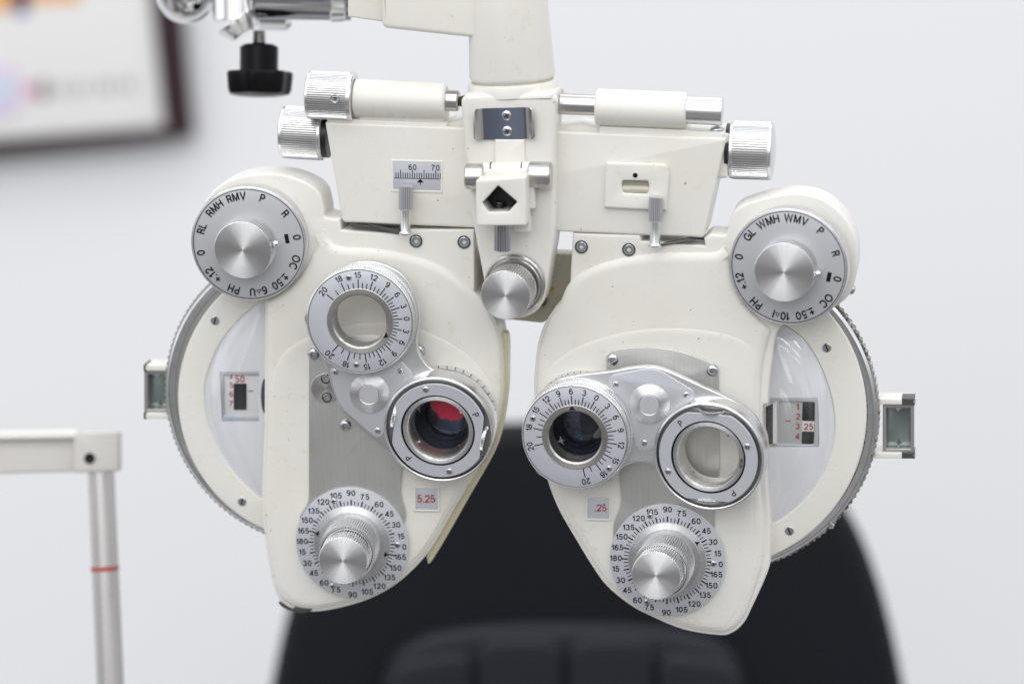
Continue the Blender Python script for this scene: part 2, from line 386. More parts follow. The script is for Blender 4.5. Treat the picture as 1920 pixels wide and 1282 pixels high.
# text ----------------------------------------------------------------
_tc = {}
def _el(cx, cy, rx, ry, a0=0, a1=360):
    n = max(6, int(abs(a1 - a0) / 12))
    return [(cx + rx * math.cos(math.radians(a0 + (a1 - a0) * i / n)), cy + ry * math.sin(math.radians(a0 + (a1 - a0) * i / n))) for i in range(n + 1)]
_six = [_el(.25, .225, .185, .18), _el(.275, .35, .21, .305, 52, 180) + [(.065, .22)]]
_P = [[(.085, 0), (.085, .70)], [(.085, .655), (.28, .655)] + _el(.28, .495, .165, .16, 80, -80) + [(.28, .335), (.085, .335)]]
STROKES = {
 '0': [_el(.25, .35, .19, .305)], '1': [[(.09, .50), (.16, .515), (.225, .57), (.245, .67)], [(.27, 0), (.27, .70)]],
 '2': [_el(.25, .475, .185, .18, 178, -30) + [(.26, .24), (.12, .12), (.065, .045), (.455, .045)]],
 '3': [_el(.245, .50, .165, .155, 158, -90), _el(.245, .20, .19, .155, 90, -158)],
 '4': [[(.345, 0), (.345, .69)], [(.335, .66), (.055, .18), (.475, .18)]],
 '5': [[(.425, .655), (.135, .655), (.095, .35)] + _el(.245, .235, .19, .19, 142, -155)],
 '6': _six, '7': [[(.05, .655), (.445, .655), (.30, .44), (.20, .22), (.17, 0)]],
 '8': [_el(.25, .51, .155, .145), _el(.25, .205, .185, .16)],
 '9': [[(.5 - x, .7 - y) for x, y in q] for q in _six],
 '+': [[(.03, .27), (.47, .27)], [(.25, .05), (.25, .49)]], '\u00b1': [[(.03, .41), (.47, .41)], [(.25, .20), (.25, .62)], [(.03, .05), (.47, .05)]],
 '.': [[(.05, 0), (.05, .10)]], 'P': _P, 'R': _P + [[(.27, .335), (.39, .26), (.44, 0)]],
 'L': [[(.085, .70), (.085, .045), (.44, .045)]], 'O': [_el(.345, .35, .29, .31)], 'C': [_el(.335, .35, .275, .31, 40, 320)],
 'G': [_el(.335, .35, .275, .31, 40, 322), [(.36, .33), (.61, .33), (.61, 0)]],
 'H': [[(.085, 0), (.085, .70)], [(.515, 0), (.515, .70)], [(.085, .37), (.515, .37)]],
 'M': [[(.085, 0), (.085, .655), (.105, .655), (.34, .05), (.575, .655), (.595, .655), (.595, 0)]],
 'V': [[(.03, .70), (.275, .03), (.52, .70)]], 'W': [[(.03, .70), (.21, .03), (.40, .67), (.59, .03), (.77, .70)]],
 'U': [[(.085, .70), (.085, .24)] + _el(.285, .24, .20, .20, 180, 360) + [(.485, .70)]], 'I': [[(.085, 0), (.085, .70)]],
}
def glyph(s, weight=0.0):
    """grotesque lettering drawn as strokes of even width"""
    key = (s, weight)
    if key not in _tc:
        w = (0.096 + weight * 1.5) / 2; vs = []; fs = []
        for si, q in enumerate(STROKES[s]):
            q = [Vector(p) for p in q]; closed = (q[0] - q[-1]).length < 1e-6; n = len(q); base = len(vs)
            for i, p in enumerate(q):
                a_ = q[i - 1] if i > 0 else (q[-2] if closed else None)
                b_ = q[i + 1] if i < n - 1 else (q[1] if closed else None)
                d0 = (p - a_).normalized() if a_ is not None else (b_ - p).normalized()
                d1 = (b_ - p).normalized() if b_ is not None else d0
                n0 = Vector((-d0.y, d0.x)); n1 = Vector((-d1.y, d1.x)); m = (n0 + n1)
                m = m.normalized() if m.length > 1e-4 else n0
                k = w / max(0.45, m.dot(n0))
                vs.append((p.x + m.x * k, p.y + m.y * k, si)); vs.append((p.x - m.x * k, p.y - m.y * k, si))
            for i in range(n - 1):
                j = base + 2 * i; fs.append((j + 1, j + 3, j + 2, j))
        _tc[key] = (vs, fs, min(v[0] for v in vs), max(v[0] for v in vs))
    return _tc[key]
CAP = 0.70
class Marks:
    def __init__(s): s.v = []; s.f = []
    def poly(s, pts):
        k = len(s.v); s.v += [(x * U, y * U, 0) for x, y in pts]
        a = sum(pts[i - 1][0] * pts[i][1] - pts[i][0] * pts[i - 1][1] for i in range(len(pts)))
        idx = list(range(k, k + len(pts)))
        s.f.append(idx if a > 0 else idx[::-1])
    def tick(s, r0, r1, ang, w):
        a = math.radians(ang); c, n = math.cos(a), math.sin(a)
        s.poly([(r0 * c - w / 2 * -n, r0 * n - w / 2 * c), (r1 * c - w / 2 * -n, r1 * n - w / 2 * c), (r1 * c + w / 2 * -n, r1 * n + w / 2 * c), (r0 * c + w / 2 * -n, r0 * n + w / 2 * c)])
    def ring(s, r0, r1, n=120, cx=0, cy=0):
        for i in range(n):
            a, b = 2 * math.pi * i / n, 2 * math.pi * (i + 1) / n
            s.poly([(cx + r0 * math.cos(a), cy + r0 * math.sin(a)), (cx + r1 * math.cos(a), cy + r1 * math.sin(a)), (cx + r1 * math.cos(b), cy + r1 * math.sin(b)), (cx + r0 * math.cos(b), cy + r0 * math.sin(b))])
    def put(s, g, x, y, h, rot, wx, ox=0):
        vs, fs, a, b = g; k = len(s.v); sc = h / CAP; c, n = math.cos(math.radians(rot)), math.sin(math.radians(rot))
        for vx, vy, vz in vs:
            lx = (vx - (a + b) / 2) * sc * wx + ox; ly = (vy - CAP / 2) * sc
            s.v.append(((x + lx * c - ly * n) * U, (y + lx * n + ly * c) * U, vz * .03 * U))
        s.f += [[k + i for i in f] for f in fs]
    def text(s, t, x, y, h, rot=0, wx=0.92, weight=0.012, gap=0.13):
        ws = [(glyph(ch, weight)) for ch in t]; sc = h / CAP * wx
        wid = [(g[3] - g[2]) * sc for g in ws]; tot = sum(wid) + gap * h * (len(t) - 1); cur = -tot / 2
        for g, w_ in zip(ws, wid):
            s.put(g, x, y, h, rot, wx, cur + w_ / 2); cur += w_ + gap * h
    def arc(s, t, r, ang, h, wx=0.92, weight=0.012, gap=0.16):
        """letters set round a circle, tops outward; ^ draws the small open triangle"""
        ws = []
        for ch in t:
            ws.append(h * 0.55 if ch == '^' else (glyph(ch, weight)[3] - glyph(ch, weight)[2]) * h / CAP * wx)
        tot = sum(ws) + gap * h * (len(t) - 1); cur = -tot / 2
        for ch, w_ in zip(t, ws):
            a = ang - math.degrees((cur + w_ / 2) / r); ar = math.radians(a)
            if ch == '^':
                c0 = r - h * 0.10; q = []
                R2 = h * 0.38
                for (ro, ri) in ((R2, R2 * 0.62),):
                    tri = lambda rad: [(rad * math.sin(t_), rad * math.cos(t_)) for t_ in (math.pi, math.pi / 3 * 5 , math.pi / 3)]
                    o3, i3 = tri(ro), tri(ri)
                    rt = math.radians(a - 90); cs, sn = math.cos(rt), math.sin(rt)
                    T = lambda p: (c0 * math.cos(ar) + p[0] * cs - (-p[1]) * sn, c0 * math.sin(ar) + p[0] * sn + (-p[1]) * cs)
                    for i in range(3):
                        j = (i + 1) % 3; s.poly([T(o3[i]), T(o3[j]), T(i3[j]), T(i3[i])])
            else:
                s.put(glyph(ch, weight), r * math.cos(ar), r * math.sin(ar), h, a - 90, wx)
            cur += w_ + gap * h
    def build(s, name, mat, parent, world, label=None):
        me = bpy.data.meshes.new(name); me.from_pydata(s.v, [], s.f); me.update()
        return link(name, me, mat, parent, world, label)

# screws --------------------------------------------------------------
def cross_screw(parent, world, r=5.5, rot=20):
    o = lathe('screw', [(r, -2), (r, 0.6), (r * 0.75, 1.7), (r * 0.3, 2.2), (0, 2.3)], SCREW, parent, world, seg=28)
    m = Marks()
    for k in (0, 90):
        a = math.radians(rot + k); c, n = math.cos(a), math.sin(a); l, w = r * 0.62, r * 0.13
        m.poly([(-l * c + w * n, -l * n - w * c), (l * c + w * n, l * n - w * c), (l * c - w * n, l * n + w * c), (-l * c - w * n, -l * n + w * c)])
    return o, m
def add_screw(parent, world, r=5.5, rot=20, kind='cross'):
    """one mesh: head with real drive recess"""
    bm = bmesh.new(); seg = 24
    Rm = Matrix.Rotation(math.radians(rot), 4, 'Z')
    def ring(rr, z, n=seg, off=0): return [bm.verts.new((rr * U * math.cos(2 * math.pi * i / n + off), rr * U * math.sin(2 * math.pi * i / n + off), z * U)) for i in range(n)]
    def bridge(a, b, mi=0):
        for i in range(len(a)):
            j = (i + 1) % len(a); f = bm.faces.new((a[i], a[j], b[j], b[i])); f.material_index = mi
    if kind == 'cross':
        prof = [(r, -2.5), (r, 0.3), (r * 0.9, 1.1), (r * 0.62, 1.9)]
        R = [ring(*p) for p in prof]
        for a, b in zip(R, R[1:]): bridge(a, b)
        # cross shaped recess: star ring deep in the middle
        star = []
        for i in range(seg):
            k = i % 6; rr = r * (0.62 if k == 0 else 0.17 if k == 3 else 0.26 if k in (2, 4) else 0.58)
            star.append(bm.verts.new((rr * U * math.cos(2 * math.pi * i / seg), rr * U * math.sin(2 * math.pi * i / seg), 2.0 * U)))
        bridge(R[-1], star)
        low = [bm.verts.new((v.co.x * 0.9, v.co.y * 0.9, -0.6 * U)) for v in star]
        bridge(star, low, 1); f = bm.faces.new(low); f.material_index = 1
    elif kind == 'socket':
        prof = [(r, -3), (r, 0.2), (r * 0.9, 1.0), (r * 0.58, 1.0)]
        R = [ring(*p) for p in prof]
        for a, b in zip(R, R[1:]): bridge(a, b)
        hx = []
        for i in range(seg):
            a = 2 * math.pi * i / seg; k = (a + math.pi / 6) % (math.pi / 3) - math.pi / 6
            rr = r * 0.48 * math.cos(math.pi / 6) / math.cos(k); hx.append(bm.verts.new((rr * U * math.cos(a), rr * U * math.sin(a), 0.9 * U)))
        bridge(R[-1], hx); low = [bm.verts.new((v.co.x * 0.9, v.co.y * 0.9, -2.5 * U)) for v in hx]
        bridge(hx, low, 1); f = bm.faces.new(low); f.material_index = 0
    elif kind == 'slot':
        top = []
        prof = [(r, -2.5), (r, 0.3), (r * 0.88, 1.0)]
        R = [ring(*p) for p in prof]
        for a, b in zip(R, R[1:]): bridge(a, b)
        bm.faces.new(R[-1])
        w = r * 0.17; l = r * 0.86
        f = bm.faces.new([bm.verts.new((x * U, y * U, 1.15 * U)) for x, y in ((-l, -w), (l, -w), (l, w), (-l, w))]); f.material_index = 1
    elif kind == 'dome':
        prof = [(r, -2), (r * 1.0, 0.5), (r * 0.92, 3.0), (r * 0.72, 5.2), (r * 0.45, 6.3)]
        R = [ring(*p) for p in prof]
        for a, b in zip(R, R[1:]): bridge(a, b)
        hx = []
        for i in range(seg):
            a = 2 * math.pi * i / seg; k = (a + math.pi / 6) % (math.pi / 3) - math.pi / 6
            rr = r * 0.40 * math.cos(math.pi / 6) / math.cos(k); hx.append(bm.verts.new((rr * U * math.cos(a), rr * U * math.sin(a), 6.2 * U)))
        bridge(R[-1], hx); low = [bm.verts.new((v.co.x * 0.9, v.co.y * 0.9, 3.2 * U)) for v in hx]
        bridge(hx, low, 1); bm.faces.new(low)
    bmesh.ops.recalc_face_normals(bm, faces=bm.faces)
    me = bpy.data.meshes.new('screw'); bm.to_mesh(me); bm.free(); finish(me, 28)
    return link('screw', me, [SCREW, PIT], parent, world @ Rm)

# ================================================================== SETTING
def wall():
    F = BACK(1.25)
    bm = bmesh.new()
    bmesh.ops.create_grid(bm, x_segments=2, y_segments=2, size=2.5)
    me = bpy.data.meshes.new('wall'); bm.to_mesh(me); bm.free()
    m = simple('matt white wall paint', (0.82, 0.83, 0.845), 0, 0.7, bump=0.1, bscale=300)
    o = link('wall', me, m, None, F.M(960, 641, 0)); o['kind'] = 'structure'
wall()

# ================================================================== PHOROPTER
ph = root('phoropter', DEV.M(960, 430, 0), 'cream and silver phoropter with two lens heads hanging from the arm', 'phoropter')

# ---- crossbar
bar = plate('crossbar', [rc([(609, 229, 5), (1361, 260, 5), (1320, 446, 7), (642, 417, 7)])], -150, 0, CREAM, ph, bevel=4)
# scale window
plate('scale_frame', [rect(733, 299, 830, 360, 2, .03), rect(737, 303, 826, 355, 0, .03)][0:2], -2, 1.2, CREAM2, bar, 1)
plate('scale', rect(737, 303, 826, 355, 0, .03), -3, 0.6, DIAL, bar, 0.3)
m = Marks()
Mx = DEV.M(781.5, 330, 0.9) @ Matrix.Rotation(math.radians(-1.6), 4, 'Z')
m.poly([(-43, -5.6), (43, -5.6), (43, -4.6), (-43, -4.6)])
for i in range(-9, 11):
    x = (i) * 4.42 + 1.0 - 0.6
    k = (i + 3 + 100) % 10
    h = 17 if i in (-2 - 10, -2, 8) else 12 if (i + 7) % 5 else 16
    h = 16 if (i + 2) % 5 == 0 else 10.5
    m.poly([(x - 0.75, -5), (x + 0.75, -5), (x + 0.75, -5 + h), (x - 0.75, -5 + h)])
m.text('60', -8, 16, 10.5); m.text('70', 35.5, 16, 10.5)
m.poly([(0, -12.5), (13, -12.5), (6.5, -5.2)]); m.poly([(5.8, -17.5), (7.2, -17.5), (7.2, -12), (5.8, -12)])
m.build('scale_print', BLACK, bar, Mx)
# level vial bezel
lv = plate('level_bezel', [rc([(1136, 304, 5), (1251, 308, 9), (1255, 330, 6), (1250, 396, 4), (1132, 390, 4)]), rc([(1167, 339, 4), (1215, 340, 4), (1217, 352, 3), (1214, 364, 4), (1168, 362, 4), (1166, 350, 3)])], 0, 9, CREAM, bar, 4)
plate('vial_bed', rect(1160, 333, 1222, 370, 0), 0.1, 1.0, simple('shaded vial backing', (0.36, 0.34, 0.26), 0, 0.4), bar, 0.2)  # bed and vial tones include the shade inside the opening
rod('level_vial', (1164, 354), (1218, 355.5), 8, 8, -2, simple('pale vial', (0.55, 0.53, 0.43), 0.0, 0.15), bar)
lathe('sight_hole', [(0, 0.6), (4.2, 0.6), (4.6, 0.2), (4.6, -1)], BLACK, bar, DEV.M(1191, 329, 9.2), seg=20)
# step rail on top of bar
plate('top_rail', rc([(613, 222, 3), (838, 231, 3), (838, 246, 2), (613, 238, 2)]), -125, -6, CREAM, bar, 3)
plate('top_rail', rc([(1123, 237, 3), (1290, 244, 3), (1291, 246, 2), (1358, 249, 3), (1358, 262, 2), (1123, 254, 2)]), -125, -6, CREAM, bar, 3)
plate('sleeve_cradle', rc([(672, 205), (832, 212), (832, 236), (672, 229)], 2), -80, -12, CREAM, bar, 3)
plate('sleeve_cradle', rc([(1124, 222), (1284, 229), (1284, 249), (1124, 243)], 2), -80, -12, CREAM, bar, 3)
# bracket fillets beside the column
plate('rail_wedge', rc([(838, 232), (872, 222), (872, 244), (838, 243)], 3), -110, -20, CREAM, bar, 3)
plate('rail_wedge', rc([(1040, 240), (1085, 232), (1124, 240), (1124, 252), (1040, 248)], 3), -110, -20, CREAM, bar, 3)
add_screw(bar, DEV.M(1344, 243, -30) @ Matrix.Rotation(math.radians(-90), 4, 'X'), 13, 0, 'dome')

# ---- rod sleeves
sl = rod('rod_sleeve', (664, 183), (837, 190), 35, 33, -20, CREAM2, ph, bev=4, label='cream sleeve with knurled knob at its end')
kM, kL = along(DEV, (578, 178), (666, 182), -20)
knurl('adjusting_knob', 45, 5, kL - 9, 64, 1.3, ALU, sl, kM, lip=1)
lathe('knob_rim', [(0, 0), (41, 0), (44.6, 2), (44.6, 6.0), (40, 6.5)], ALU, sl, kM)
lathe('knob_rim', [(40, kL - 10), (46, kL - 10), (46, kL - 3), (44, kL - 1), (33, kL - 1), (33, kL - 8)], ALU, sl, kM)
lathe('inner_collar', [(28, kL - 9), (28, kL + 4), (0, kL + 4)], GUN, sl, kM)
lathe('set_screw', [(9, -3), (9, .8), (7.5, 1.4), (6.5, 0.6), (5.6, -2), (0, -2)], SCREW, sl, DEV.M(628, 185, 24.5), seg=32)
lathe('set_screw_socket', [(3.2, 0), (3.2, -1.2), (0, -1.2)], BLACK, sl, DEV.M(628, 185, 25.0), seg=12)
rod('steel_pin', (834, 188.5), (861, 189.5), 19.5, 19.5, -20, STEEL, sl, bev=3)
rod('ball_tip', (858, 190), (878, 191), 9, 13, -20, GUN, sl, bev=4)
sr = rod('rod_sleeve', (1118, 201), (1288, 208), 34, 34, -20, CREAM2, ph, bev=3, label='plain cream sleeve with steel rod ends')
rod('steel_rod', (1049, 195), (1125, 198), 19.5, 19.5, -20, STEEL, sr, bev=2)
rod('steel_rod', (1284, 206), (1355, 209), 26, 26.5, -20, ALU, sr, bev=1.5)
lathe('ball_tip', [(0, 0), (8, 1), (12, 4.5), (12.5, 8), (7, 12), (5, 14), (5, 26), (0, 26)], simple('dull bronze steel', (0.33, 0.29, 0.27), 1, 0.3), sr, along(DEV, (1038, 190), (1055, 191), -20)[0], seg=32)

# ---- side knobs of the bar
def side_knob(p, q, r, d, lab, flip=False):
    M, L = along(DEV, p, q, d)
    k = knurl('spread_knob', r, 6, L - 6, 70, 1.3, ALU, ph, M, lip=1, label=lab)
    lathe('knob_rim', [(0, -1), (r - 5, -1), (r - 1.2, 1.5), (r - .8, 6.3), (r - 3, 6.5)], ALU, k, M)
    lathe('knob_rim', [(r - 3, L - 6.5), (r - .4, L - 6.2), (r - .4, L - 2), (r - 3, L), (r * .5, L + (4 if flip else 0)), (0, L + (5 if flip else 0))], ALU, k, M)
    return k, M, L
k, M, L = side_knob((530, 248), (609, 252), 50, -70, 'knurled silver knob at the left end of the bar')
lathe('black_collar', [(0, L), (44, L), (44, L + 10), (0, L + 10)], DARK, k, M)
k, M, L = side_knob((1369, 281), (1449, 284), 54, -70, 'knurled silver knob at the right end of the bar', True)
lathe('black_collar', [(0, -7), (49, -7), (49, 0), (0, 0)], DARK, k, M)
plate('bar_end_boss', rc([(1352, 250), (1366, 252), (1364, 334), (1345, 336)], 3), -115, -25, CREAM, bar, 4)

# ---- centre column
col = plate('centre_column', spl([(864, 194), (869, 182), (882, 178), (960, 176), (1030, 174), (1040, 179), (1042, 192), (1041, 320), (1040, 430), (1032, 492), (1020, 560), (1000, 588), (968, 598), (938, 592), (915, 560), (900, 490), (884, 400), (873, 300), (867, 230)], 5), -60, 36, CREAM, ph, bevel=9, res=4)
# clip
def clip():
    bm = bmesh.new(); prof = []
    hw, hh = 44, 29
    pts = [(-57, 6), (-56.5, 10), (-53.5, 12), (-50, 9.5), (-45, 3), (-40, .8), (-36, 0), (0, 0), (36, 0), (40, .8), (45, 3), (50, 9.5), (53.5, 12), (56.5, 10), (57, 6)]
    rows = []
    for y, k in ((hh, 0.93), (hh - 5, 1.0), (0, 1.0), (-hh + 5, 1.0), (-hh, 0.93)):
        rows.append([bm.verts.new((x * (k if abs(x) > 50 else 1) * U, y * U, z * U)) for x, z in pts])
    for a, b in zip(rows, rows[1:]):
        for i in range(len(pts) - 1): bm.faces.new((a[i], a[i + 1], b[i + 1], b[i]))
    bmesh.ops.recalc_face_normals(bm, faces=bm.faces)
    bmesh.ops.solidify(bm, geom=bm.faces[:], thickness=2.2 * U)
    me = bpy.data.meshes.new('clip'); bm.to_mesh(me); bm.free(); finish(me, 30)
    for p in me.polygons: p.material_index = 1 if abs(p.center.x) > 39 * U else 0
    return link('card_clip', me, [BLUE_REFL, STEEL], col, DEV.M(946, 232, 40) @ Matrix.Rotation(math.radians(1), 4, 'Z'))
cp = clip()
for x, y in ((950, 217), (951, 246)): add_screw(col, DEV.M(x, y, 41.5), 9, 30)
plate('hinge_tab', rc([(928, 262), (984, 262), (984, 316), (928, 314)], 2), 30, 43, CREAM, col, 2)
hk = rod('hinge_knuckle', (906, 318), (994, 316), 12.5, 12.5, 50, CREAM, col, bev=1)
for x in (921, 979):
    rod('hinge_washer', (x - 1.3, 317), (x + 1.3, 317), 13.2, 13.2, 50, GUN, col, bev=.3)
rod('hinge_barrel', (873, 331), (909, 331), 24, 24, 52, STEEL, col, bev=3)
rod('hinge_barrel', (992, 328), (1034, 329), 25, 25, 52, STEEL, col, bev=2.5)
# reading rod holder with diamond socket
hold_out = rc([(892, 338), (985, 332), (987, 423), (893, 424)], 4)
hold_hole = rc([(934, 348, 3), (970, 379, 3), (953, 397, 3), (916, 398, 3), (904, 381, 3)], 3)
ho = plate('rod_holder', [hold_out, hold_hole], 66, 126, CREAM, col, 3)
ctr = (934, 380); grow = lambda k: [(ctr[0] + (p[0] - ctr[0]) * k, ctr[1] + (p[1] - ctr[1]) * k) for p in hold_hole]
plate('holder_shade_liner', [grow(1.12), grow(.985)], 67, 123.5, DARK, ho, .3)  # black liner added as the shade inside the socket
plate('holder_neck', rc([(902, 318), (990, 316), (1000, 330), (1003, 392), (905, 395)], 3), 40, 66, CREAM, col, 3)
plate('holder_floor', rc([(900, 340), (980, 338), (980, 415), (900, 415)], 3), 64, 68, DARK, col, .5)
plate('holder_foot', rc([(962, 410), (993, 410), (993, 436), (962, 434)], 2), 50, 80, CREAM, col, 2)
hm, hl = along(DEV, (942, 410), (942, 471), 90)
knurl('thumb_screw', 15, 8, hl, 14, 1.8, brushed('grey knurled steel', (0.55, 0.55, 0.60), 0.25, stretch=(1, 1, 0.03), amt=0.1), col, hm)
sp_m, sp_l = along(DEV, (936, 394), (937, 382), 80)
lathe('clamp_screw', [(0, 16), (9, 16), (9, 12), (7, 11), (9, 10), (9, 8), (7, 7), (9, 6), (9, 3), (0, 0)], GUN, col, sp_m, seg=24)
# spread knob at the foot
at = axis(DEV, (966, 532), 36, (948, 554), 122)
kn = lathe('ring_collar', [(57, -at.length), (57, -at.length + 6), (54, -at.length + 9), (50, -at.length + 9), (48, -at.length + 12), (45, -at.length + 12), (45, -at.length + 4), (30, -at.length + 4), (30, -at.length + 30)], STEELR, col, at(0))
knurl('pivot_knob', 47, -58, 0, 62, 1.6, ALU, col, at(0))
face('knob_face', 45.3, .3, SPUN, col, at(0))
# shaded casting between the heads
bk = plate('rear_casting', rc([(885, 470), (1075, 478), (1072, 560, 10), (1018, 606, 6), (960, 600), (900, 590), (880, 540)], 6), -140, -85, SHADED, ph, 4)
plate('grey_stop_block', rc([(1012, 560), (1024, 562), (1022, 574), (1010, 574)], 1), -85, -70, GUN, bk, 1)
plate('yellow_mark', rc([(1030, 540), (1038, 538), (1040, 543), (1031, 547)], 1), -85, -84, simple('old yellow grease', (0.45, 0.32, 0.03)), bk, .2)

# ---- the two lens heads
AP = {'L': (833, 789), 'R': (1086, 804)}
LCOV = spl([(497, 560, 0), (400, 520), (368, 450), (380, 385), (420, 342), (480, 326), (545, 331), (594, 356), (607, 392), (610, 407), (638, 411, 0), (640, 431, 0), (752, 438, 0), (757, 430, 0), (889, 430, 0), (889, 548, 0), (906, 562), (927, 600), (938, 640), (942, 700), (940, 755), (925, 820), (900, 872), (855, 947), (805, 1032), (755, 1085), (705, 1117), (655, 1135), (600, 1146), (560, 1145), (530, 1132), (514, 1105), (504, 1060), (495, 1000), (491, 930), (495, 800, 0)], 5)
RCOV = spl([(1074, 437, 0), (1200, 441, 0), (1203, 452, 0), (1322, 461, 0), (1320, 447, 0), (1332, 439, 0), (1358, 440), (1364, 430), (1371, 406), (1384, 389), (1410, 378), (1457, 366), (1496, 362), (1540, 372), (1577, 399), (1601, 436), (1609, 475), (1606, 515), (1590, 556), (1540, 590), (1466, 610, 0), (1455, 630), (1447, 680), (1441, 735), (1440, 757), (1431, 762), (1430, 800), (1438, 838), (1438, 900), (1444, 980), (1443, 1050), (1437, 1078), (1408, 1142), (1394, 1168), (1375, 1185), (1349, 1191), (1281, 1180), (1220, 1155), (1181, 1134), (1138, 1099), (1110, 1061), (1080, 1012), (1045, 950), (1020, 880), (1005, 800), (1001, 720), (1006, 660), (1013, 628), (1025, 600), (1046, 570), (1066, 550), (1070, 500)], 5)
LT1 = spl([(607, 430, 0), (616, 452), (640, 464), (700, 468), (770, 480), (830, 503), (880, 540), (906, 569), (924, 605), (935, 640), (939, 700), (937, 755), (922, 820), (897, 870), (852, 945), (800, 1031), (752, 1081), (702, 1113), (652, 1131), (600, 1142), (562, 1141), (533, 1128), (518, 1103), (508, 1060), (499, 1000), (495, 930), (499, 800), (500, 565, 0), (560, 520)], 5)
RT1 = spl([(1359, 462, 0), (1340, 474), (1300, 475), (1242, 476), (1172, 484), (1110, 502), (1068, 530), (1046, 576), (1028, 602), (1017, 630), (1009, 662), (1005, 720), (1009, 800), (1024, 880), (1049, 950), (1084, 1010), (1114, 1059), (1142, 1097), (1184, 1130), (1222, 1151), (1282, 1176), (1348, 1187), (1372, 1181), (1389, 1165), (1403, 1140), (1425, 1075), (1430, 1050), (1430, 980), (1424, 900), (1424, 840), (1428, 700), (1445, 620, 0), (1390, 560)], 5)
LT2 = spl([(560, 640), (640, 612), (720, 605), (800, 622), (870, 660), (915, 710), (925, 755), (915, 815), (890, 865), (845, 940), (795, 1026), (746, 1074), (700, 1106), (650, 1124), (600, 1135), (566, 1133), (540, 1120), (525, 1095), (515, 1040), (508, 980), (508, 800), (515, 690)], 5)
RT2 = spl([(1015, 735), (1030, 690), (1065, 660), (1110, 639), (1185, 620), (1260, 615), (1335, 621), (1395, 640), (1416, 680), (1412, 800), (1412, 1000), (1405, 1080), (1388, 1135), (1372, 1160), (1348, 1178), (1284, 1168), (1224, 1143), (1188, 1122), (1150, 1090), (1122, 1052), (1094, 1005), (1058, 945), (1032, 875), (1017, 800)], 5)
def head(side, cov, t1, t2, lab):
    ap = AP[side]
    hole = lambda d: circ(ap[0] - 0.13 * d, ap[1] + 0.22 * d, 56, 48)
    h = plate('lens_head', [cov, hole(0)], -95, 0, CREAM, ph, 5, res=3, label=lab)
    plate('raised_cover', [t1, hole(9)], -31, 9, CREAM, h, 18, res=6, zs=.5)
    plate('inner_cover', [t2, hole(10.5)], -29.5, 10.5, CREAM, h, 16, res=6, zs=.14)
    return h
hL = head('L', LCOV, LT1, LT2, 'cream lens head on the left with its chipped lower corner')
hR = head('R', RCOV, RT1, RT2, 'cream lens head on the right with worn disc edge')
# rear shell of the left head
rs = plate('rear_shell', spl([(905, 640, 0), (938, 624, 0), (951, 632), (952, 690), (949, 750), (930, 838), (880, 930), (812, 1047), (800, 1049), (798, 1020, 0), (880, 800, 0)], 5), -70, -30, RIM, hL, 5)
# chipped paint at the corner
plate('paint_chip', spl([(548, 1142), (556, 1136), (566, 1139), (572, 1134), (582, 1138), (583, 1145), (566, 1149), (552, 1147)], 3), -4, 3.2, GUN, hL, .3)
plate('paint_chip', spl([(522, 1128), (530, 1131), (542, 1139), (552, 1144), (540, 1143), (528, 1136)], 3), -4, 1.5, GUN, hL, .3)
# shadow gaps with leaf springs on top of the heads
for pts in ([(655, 420), (700, 424), (752, 436), (750, 440), (700, 430), (656, 424)], [(1290, 447), (1305, 450), (1232, 463), (1226, 460)], [(690, 420), (748, 432), (748, 436), (690, 426)]):
    plate('leaf_spring', rc(pts, 1), -8, 3 if pts[0][0] > 1000 else 2.5, GUN, hL if pts[0][0] < 1000 else hR, .4)
plate('slot_shade', rc([(642, 419), (757, 426), (757, 437), (642, 430)], 1), -120, -60, GUN, hL, 1)  # dark blocks put in as the shade inside the gaps
plate('slot_shade', rc([(1204, 443), (1322, 449), (1322, 459), (1204, 452)], 1), -120, -60, GUN, hR, 1)
# cap screws sunk in dark rings
for x, y, h in ((780, 452, hL), (870, 454, hL), (1090, 463, hR), (1179, 468, hR)):
    lathe('screw_seat', [(8.5, -1), (8.5, .9), (12.4, .9), (12.6, -3)], simple('dark counterbore', (0.06, 0.09, 0.09), .3, .4) if 'dark counterbore' not in bpy.data.materials else bpy.data.materials['dark counterbore'], h, DEV.M(x, y, 0.4), seg=40)
    add_screw(h, DEV.M(x, y, 1.0), 9.6, random.uniform(0, 60), 'socket')
for x, y, a in ((1489, 384, 95), (1597, 543, -20)):
    add_screw(hR, DEV.M(x, y, -12) @ Matrix.Rotation(math.radians(a), 4, 'Z') @ Matrix.Rotation(math.radians(90), 4, 'Y'), 9, 0, 'dome')
add_screw(hL, DEV.M(476, 341, -12) @ Matrix.Rotation(math.radians(90), 4, 'Z') @ Matrix.Rotation(math.radians(90), 4, 'Y'), 8, 0, 'dome')

# levers standing on the head tops
def lever(x0, yt, yk, yb, par, xb):
    M, L = along(DEV, (xb, yb), (x0, yt), 22)
    k = (yb - yk) / (yb - yt) * L
    o = lathe('lever', [(0, 0), (10, 0), (12, 2), (12, 5), (10.5, 7), (9.6, 9), (9.8, k), (0, k)], ALU, par, M, seg=40)
    knurl('lever_grip', 13, k, L, 20, 1.5, simple('grey anodised grip', (0.60, 0.59, 0.62), .6, .4) if 'grey anodised grip' not in bpy.data.materials else bpy.data.materials['grey anodised grip'], o, M)
lever(761, 348, 393, 441, hL, 760); lever(1230, 369, 415, 464, hR, 1228)

